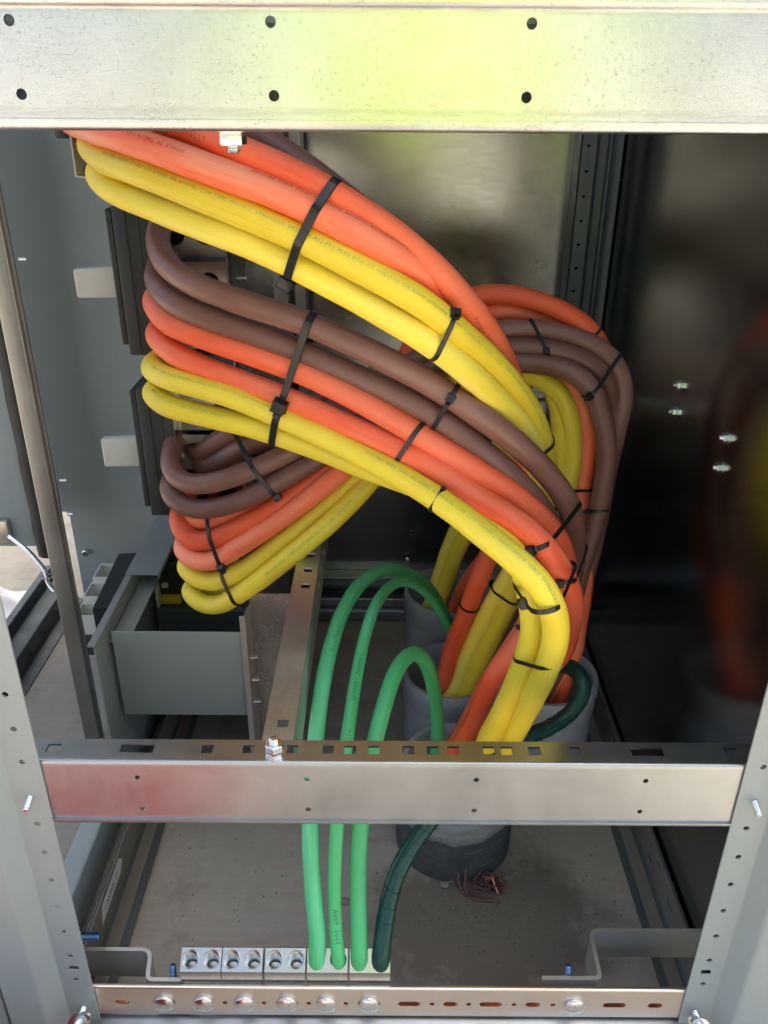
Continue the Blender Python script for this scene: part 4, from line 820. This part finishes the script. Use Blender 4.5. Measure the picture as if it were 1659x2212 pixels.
# marker writing on the rail label
cu = bpy.data.curves.new('handwriting', 'FONT'); cu.body = 'CAVAN 10'; cu.size = 0.0145; cu.resolution_u = 1
ob = bpy.data.objects.new('handwriting_tmp', cu); COL.objects.link(ob); me = bpy.data.meshes.new_from_object(ob.evaluated_get(bpy.context.evaluated_depsgraph_get()))
for q in me.vertices: q.co = (-0.4290, 0.182 + q.co.x, 0.044 + q.co.y + 0.02 * q.co.x)
bpy.data.objects.remove(ob); me.materials.append(M['ink']); hw_ = bpy.data.objects.new('handwriting', me); COL.objects.link(hw_); hw_.parent = lab; hw_.matrix_parent_inverse = lab.matrix_parent_inverse if False else Matrix()

# ================================================================== cable ties
def hull2(P):
    P = sorted(set((round(a, 6), round(b, 6)) for a, b in P)); lo = []; up = []
    cr = lambda o, a, b: (a[0] - o[0]) * (b[1] - o[1]) - (a[1] - o[1]) * (b[0] - o[0])
    for p in P:
        while len(lo) > 1 and cr(lo[-2], lo[-1], p) <= 0: lo.pop()
        lo.append(p)
    for p in P[::-1]:
        while len(up) > 1 and cr(up[-2], up[-1], p) <= 0: up.pop()
        up.append(p)
    return lo[:-1] + up[:-1]
def tie(keys, A, B, head, wid, label, hs=1.0, group='black nylon cable ties'):
    ax, ay = A; bx_, by = B; dx, dy = bx_ - ax, by - ay; L = math.hypot(dx, dy); cs = []; ts = []
    for k in keys:
        S, r, o = CAB[k]; best = None
        for i in range(2, len(S) - 2):
            p = proj(S[i]); u = ((p[0] - ax) * dx + (p[1] - ay) * dy) / L; v = abs((p[0] - ax) * dy - (p[1] - ay) * dx) / L
            sc_ = v + max(0, -u, u - L) * 1.0
            if best is None or sc_ < best[0]: best = (sc_, i)
        i = best[1]; cs.append((S[i], r)); ts.append((S[i + 1] - S[i - 1]).normalized())
    tm = sum(ts, Vector()); tm.normalize(); ctr = sum((c for c, _ in cs), Vector()) / len(cs)
    if len(cs) > 1: e1 = (cs[-1][0] - cs[0][0]).normalized()
    else:
        a3, b3 = at(ax, ay, Y=ctr.y), at(bx_, by, Y=ctr.y); e1 = (b3 - a3); e1 = (e1 - tm * e1.dot(tm)).normalized()
    n = (tm - e1 * tm.dot(e1)).normalized(); e2 = n.cross(e1)
    pts = []
    for c, r in cs:
        q = c - ctr; u, v = q.dot(e1), q.dot(e2)
        for k in range(28): a = 2 * math.pi * k / 28; pts.append((u + (r + 0.0007) * math.cos(a), v + (r + 0.0007) * math.sin(a)))
    H = hull2(pts); P = [ctr + e1 * a + e2 * b for a, b in H]
    # densify long spans
    D = []
    for i, p in enumerate(P):
        q = P[(i + 1) % len(P)]; m_ = max(1, int((q - p).length / 0.006))
        for k in range(m_): D.append(p.lerp(q, k / m_))
    th = 0.0013; nn = len(D); rings = []
    cen = sum(D, Vector()) / nn
    for i, p in enumerate(D):
        t_ = (D[(i + 1) % nn] - D[i - 1]).normalized(); o_ = t_.cross(n); 
        if o_.dot(p - cen) < 0: o_ = -o_
        rings.append([p + n * (wid / 2), p + n * (wid / 2) * 0.85 + o_ * th, p - n * (wid / 2) * 0.85 + o_ * th, p - n * (wid / 2)])
    t = thing('cable_tie', label, 'cable tie', ctr, group)
    mb = MB(); v = [x for r_ in rings for x in r_]; f = []
    for i in range(nn):
        j = (i + 1) % nn
        for k in range(4): f.append((i * 4 + k, i * 4 + (k + 1) % 4, j * 4 + (k + 1) % 4, j * 4 + k))
    mb.add(v, f); mb.build('strap', 'black', t)
    if head:
        bi = min(range(nn), key=lambda i: (proj(D[i])[0] - head[0]) ** 2 + (proj(D[i])[1] - head[1]) ** 2 + (D[i] - CAMP).length * 900)
        p = D[bi]; t_ = (D[(bi + 1) % nn] - D[bi - 1]).normalized(); o_ = t_.cross(n)
        if o_.dot(p - cen) < 0: o_ = -o_
        hl, hw, hh = wid * 0.78 * hs, wid * 0.86 * hs, wid * 0.80 * hs
        mb = MB(); bm = bmesh.new(); bmesh.ops.create_cube(bm, size=2)
        for q in bm.verts:
            x, y, z = q.co; tp = 0.88 if z > 0 else 1.0
            q.co = p + t_ * (x * hl * tp) + n * (y * hw * tp) + o_ * (hh * 0.75 + z * hh * 0.8)
        bmesh.ops.bevel(bm, geom=bm.edges[:], offset=wid * 0.10, segments=2, affect='EDGES', profile=0.5); mb.bm(bm)
        hd_ = mb.build('head', 'black', t)
        mb = MB(); w2 = hw * 0.62
        q0 = p + o_ * (hh * 1.555); V = [q0 + t_ * a + n * b for a, b in ((-hl * .45, -w2), (hl * .45, -w2), (hl * .45, w2), (-hl * .45, w2))]
        mb.add(V + [x - o_ * 0.0005 for x in V], [(0, 1, 2, 3), (7, 6, 5, 4)]); mb.build('slot', 'dark', hd_)
        mb = MB(); st_ = p + o_ * (hh * 0.9) + t_ * hl * 0.9
        V = []
        for k in range(4):
            c = st_ + t_ * (wid * 0.22 * k) + o_ * (0.0012 * k); V += [c + n * wid * .36 + o_ * .0006, c - n * wid * .36 + o_ * .0006, c - n * wid * .36 - o_ * .0006, c + n * wid * .36 - o_ * .0006]
        F = [(0, 3, 2, 1), (12, 13, 14, 15)]
        for k in range(3):
            for j in range(4): F.append((k * 4 + j, k * 4 + (j + 1) % 4, k * 4 + 4 + (j + 1) % 4, k * 4 + 4 + j))
        mb.add(V, F); mb.build('tail', 'black', t)
    return t
tie(['O1', 'O2', 'Y1', 'Y2'], (735, 372), (622, 605), (627, 604), 0.0100, 'wide black cable tie across the top orange pair and top yellow pair')
tie(['Y1', 'Y2'], (978, 660), (925, 768), (975, 678), 0.0062, 'black cable tie round the topmost yellow pair, head on upper edge')
tie(['B1', 'B2', 'O3', 'O4', 'Y3', 'Y4'], (680, 685), (594, 940), (599, 868), 0.0098, 'wide black cable tie across all six cables of the middle bundle')
tie(['B1', 'B2'], (990, 826), (938, 922), (976, 862), 0.0062, 'black cable tie round the middle brown pair')
tie(['O3', 'O4'], (912, 910), (864, 1000), None, 0.0064, 'black cable tie round the middle orange pair, head out of sight')
tie(['Y3', 'Y4'], (955, 1052), (934, 1108), None, 0.0066, 'black cable tie round the long front yellow cable, head out of sight')
tie(['B6', 'B5', 'B3', 'B4'], (505, 925), (602, 1082), (600, 1075), 0.0074, 'slanting black cable tie across the brown loops at left')
tie(['O5', 'O6', 'O7'], (456, 1112), (480, 1230), (478, 1226), 0.0066, 'black cable tie across the orange loops at lower left')
tie(['Y5', 'Y6'], (488, 1232), (524, 1305), (522, 1298), 0.0066, 'black cable tie across the two lowest yellow loops')
tie(['B3', 'B4'], (1142, 690), (1180, 780), (1184, 757), 0.0056, 'black cable tie round the brown pair at back right')
tie(['B3', 'B4', 'B5'], (1345, 745), (1262, 856), (1270, 848), 0.0060, 'black cable tie where the back right browns turn downward')
tie(['O7', 'Y6'], (1295, 1056), (1205, 1052), (1252, 1052), 0.0046, 'thin black cable tie joining rear orange to rear yellow cable')
tie(['B5', 'O7'], (1310, 1108), (1240, 1104), (1275, 1106), 0.0048, 'thin black cable tie round the rightmost brown cable going down')
tie(['B1', 'B2', 'O3', 'O4'], (1238, 1066), (1140, 1192), (1148, 1186), 0.0064, 'black cable tie crossing browns and oranges at the bend right of centre')
tie(['B1', 'O3', 'O4'], (1252, 1145), (1208, 1256), (1212, 1247), 0.0056, 'black cable tie on the steep part where brown meets the orange bend')
tie(['O4', 'Y3', 'Y4'], (1222, 1240), (1128, 1290), (1160, 1286), 0.0062, 'black cable tie over the elbow of the front yellow cable')
tie(['Y3', 'Y4'], (1210, 1432), (1110, 1412), (1133, 1416), 0.0052, 'thin black cable tie round the yellow pair just above the conduits')
tie(['O3', 'O2'], (1150, 1378), (1112, 1352), (1124, 1364), 0.0044, 'thin black cable tie round the orange cable left of the yellow pair')
tie(['O1'], (990, 1300), (1045, 1318), None, 0.0044, 'thin black cable tie round the orange cable above the middle conduit')
tie(['Y2', 'Y1'], (1072, 1265), (1125, 1300), None, 0.0044, 'thin black cable tie round the dull yellow pair above the middle conduit')
tie(['Y1', 'Y2'], (1200, 925), (1140, 985), None, 0.0062, 'black cable tie at the lower end of the topmost yellow pair')
tie(['O6'], (1268, 690), (1282, 722), None, 0.0044, 'thin black cable tie round the highest orange arch at back right')

# ================================================================== floor litter
def strand(pts, r=0.0016): return cr_spline([Vector(p) for p in pts], 0.004)
cw = thing('copper_strands', 'tangle of tarnished copper wire strands on the floor before the front conduit', 'wire', (0.20, 0.22, 0.0))
c0 = at(1050, 1905, Z=0.012); rnd = random.Random(11)
for k in range(34):
    a0 = rnd.uniform(0, 6.28); rr = rnd.uniform(0.006, 0.018); h = rnd.uniform(0.006, 0.024); pts = []; ox, oy = rnd.gauss(0.002, 0.005), rnd.gauss(0, 0.004)
    for j in range(5):
        a = a0 + j * rnd.uniform(0.35, 0.8); q = rr * rnd.uniform(0.75, 1.2)
        pts.append((c0.x + ox + q * math.cos(a) * 1.15, c0.y + oy + q * math.sin(a) * 0.9, 0.0025 + h * rnd.uniform(0.2, 1.0)))
    mb = MB(); mb.tube(strand(pts), rnd.uniform(0.0011, 0.0017), 7); mb.build('strand', 'oldcopper', cw)
for (a, b, h0, h1) in (((-0.045, -0.004), (-0.036, 0.030), 0.004, 0.045), ((-0.038, -0.016), (-0.041, 0.020), 0.004, 0.034), ((-0.030, -0.022), (-0.024, 0.040), 0.003, 0.058)):
    m_ = ((a[0] + b[0]) / 2 - 0.006, (a[1] + b[1]) / 2)
    mb = MB(); mb.tube(strand([(c0.x + 0.02, c0.y - 0.03, 0.003), (c0.x + a[0], c0.y + a[1], h0), (c0.x + m_[0], c0.y + m_[1], (h0 + h1) / 2), (c0.x + b[0], c0.y + b[1], h1)]), 0.0019, 8); mb.build('strand', 'oldcopper', cw)
mb = MB(); mb.tube([(c0.x - 0.004, c0.y - 0.006, 0.026), (c0.x + 0.012, c0.y - 0.002, 0.024)], 0.0022, 8); mb.build('bright_strand', 'copper', cw)
mb = MB(); mb.tube([(c0.x + 0.009, c0.y - 0.004, 0.025), (c0.x + 0.017, c0.y - 0.022, 0.012)], 0.0019, 8); mb.build('bright_strand', 'copper', cw)
# larger pebbles one can pick out
def pebble(c, s_, mat, label, seed):
    rnd = random.Random(seed); bm = bmesh.new(); bmesh.ops.create_icosphere(bm, subdivisions=2, radius=1)
    for q in bm.verts:
        k = 1 + rnd.uniform(-0.16, 0.16); q.co = (c[0] + q.co.x * s_[0] * k, c[1] + q.co.y * s_[1] * k, max(0.0008, c[2] + q.co.z * s_[2] * k))
    mb = MB(); mb.bm(bm); return tag(mb.build('pebble', mat, None, 20), label, 'pebble', 'stones lying on the pad')
for k, (px, py, sz, lb) in enumerate(((955, 1883, .011, 'flat dark pebble left of the copper strands by the front conduit'), (975, 1902, .007, 'small pale pebble between flat dark pebble and copper strands'), (962, 1912, .010, 'rounded dark pebble just below the flat dark one'),
                                     (1096, 1897, .009, 'dark stone chip touching the right side of copper strands'), (743, 1946, .009, 'dark chip on the floor between left and right green cables'), (1002, 1916, .004, 'tiny pale chip under the copper strands'),
                                     (162, 1705, .006, 'white chip on the concrete inside the left section'))):
    p = at(px, py, Z=0.003); pebble((p.x, p.y, sz * 0.35), (sz, sz * .7, sz * .45), 'stone' if 'white' not in lb else 'paper', lb, 40 + k)
# grit too fine to count
mb = MB(); rnd = random.Random(21)
for k in range(1500):
    if k < 800:
        q = at(rnd.gauss(1040, 75), rnd.gauss(1950, 45), Z=0.0)
    elif k < 1150:
        q = at(rnd.gauss(1190, 90), rnd.gauss(2000, 45), Z=0.0)
    else: q = Vector((rnd.uniform(-0.37, 0.38), rnd.uniform(0.06, 0.6), 0))
    s_ = abs(rnd.gauss(0, 0.0011)) + 0.0005
    if k < 60: s_ *= 2.2
    a = rnd.uniform(0, 6.28); v = [(q.x + s_ * math.cos(a + j * 2.094), q.y + s_ * math.sin(a + j * 2.094), 0.0003) for j in range(3)] + [(q.x, q.y, s_ * 1.1)]
    mb.add(v, [(0, 1, 3), (1, 2, 3), (2, 0, 3)])
gr = mb.build('grit', 'stone', None, smooth=False); gr['kind'] = 'stuff'; gr['label'] = 'fine grit and crumbs of soil scattered over the concrete pad'; gr['category'] = 'grit'

# ================================================================== what the bright metal reflects: the photographer and a red case
tb = thing('tool_case', 'red metal tool case on the ground in front of the cabinet, seen as a reflection', 'tool case', (-0.46, -0.33, 0.0))
mb = MB(); mb.box(-0.66, -0.27, -0.50, -0.17, 0.002, 0.16, 0.012); mb.build('body', 'red', tb)
mb = MB(); mb.box(-0.665, -0.265, -0.505, -0.165, 0.1615, 0.20, 0.012); mb.build('lid', 'red', tb)
mb = MB(); mb.tube(fillet([(-0.56, -0.34, 0.201), (-0.56, -0.34, 0.235), (-0.38, -0.34, 0.235), (-0.38, -0.34, 0.201)], 0.02, 5), 0.009, 10); mb.build('handle', 'black', tb)
def person():
    V = {}; verts = []; edges = []; rad = []
    def j(n, p, r, par=None):
        V[n] = len(verts); verts.append(p); rad.append(r)
        if par: edges.append((V[par], V[n]))
    X, Y = 0.05, -1.13
    j('pel', (X, Y, 0.93), (0.155, 0.115)); j('wai', (X, Y, 1.08), (0.145, 0.105), 'pel'); j('che', (X, Y, 1.28), (0.175, 0.12), 'wai'); j('sho', (X, Y - 0.01, 1.42), (0.15, 0.10), 'che')
    j('nec', (X, Y, 1.50), (0.06, 0.06), 'sho'); j('jaw', (X, Y + 0.02, 1.58), (0.075, 0.085), 'nec'); j('hea', (X, Y + 0.015, 1.68), (0.082, 0.098), 'jaw')
    for s_ in (-1, 1):
        n = 'l' if s_ < 0 else 'r'
        j(n + 'hp', (X + s_ * 0.10, Y, 0.87), (0.095, 0.095), 'pel'); j(n + 'kn', (X + s_ * 0.12, Y + 0.02, 0.48), (0.062, 0.066), n + 'hp'); j(n + 'an', (X + s_ * 0.13, Y - 0.01, 0.09), (0.042, 0.046), n + 'kn'); j(n + 'to', (X + s_ * 0.14, Y + 0.14, 0.04), (0.042, 0.036), n + 'an')
        j(n + 'ss', (X + s_ * 0.19, Y - 0.01, 1.40), (0.066, 0.07), 'sho'); j(n + 'el', (X + s_ * 0.26, Y + 0.06, 1.15), (0.048, 0.05), n + 'ss'); j(n + 'wr', (X + s_ * 0.13, Y + 0.27, 1.13), (0.032, 0.034), n + 'el'); j(n + 'ha', (X + s_ * 0.09, Y + 0.33, 1.145), (0.036, 0.024), n + 'wr')
    m = bpy.data.meshes.new('person'); m.from_pydata(verts, edges, []); o = bpy.data.objects.new('person', m); COL.objects.link(o)
    sk = o.modifiers.new('skin', 'SKIN'); sk.use_smooth_shade = True
    for i, r_ in enumerate(rad): m.skin_vertices[0].data[i].radius = r_
    m.skin_vertices[0].data[0].use_root = True
    o.modifiers.new('sub', 'SUBSURF').levels = 2; o.modifiers['sub'].render_levels = 2
    dg = bpy.context.evaluated_depsgraph_get(); me = bpy.data.meshes.new_from_object(o.evaluated_get(dg)); o.modifiers.clear(); o.data = me
    me.materials.clear()
    for k in ('skin', 'hivis', 'denim', 'black', 'helmet'): me.materials.append(M[k])
    for p in me.polygons:
        c = p.center; p.use_smooth = True
        if c.z < 0.075: p.material_index = 3
        elif c.z < 0.93: p.material_index = 2
        elif c.z < 1.49 and not (c.y > Y + 0.24 and abs(c.x - X) < 0.2): p.material_index = 1
        elif c.z > 1.70: p.material_index = 4
        else: p.material_index = 0
    tag(o, 'person in a yellow high-visibility shirt, seen only as a blurred reflection in the header', 'person')
    return o
person()
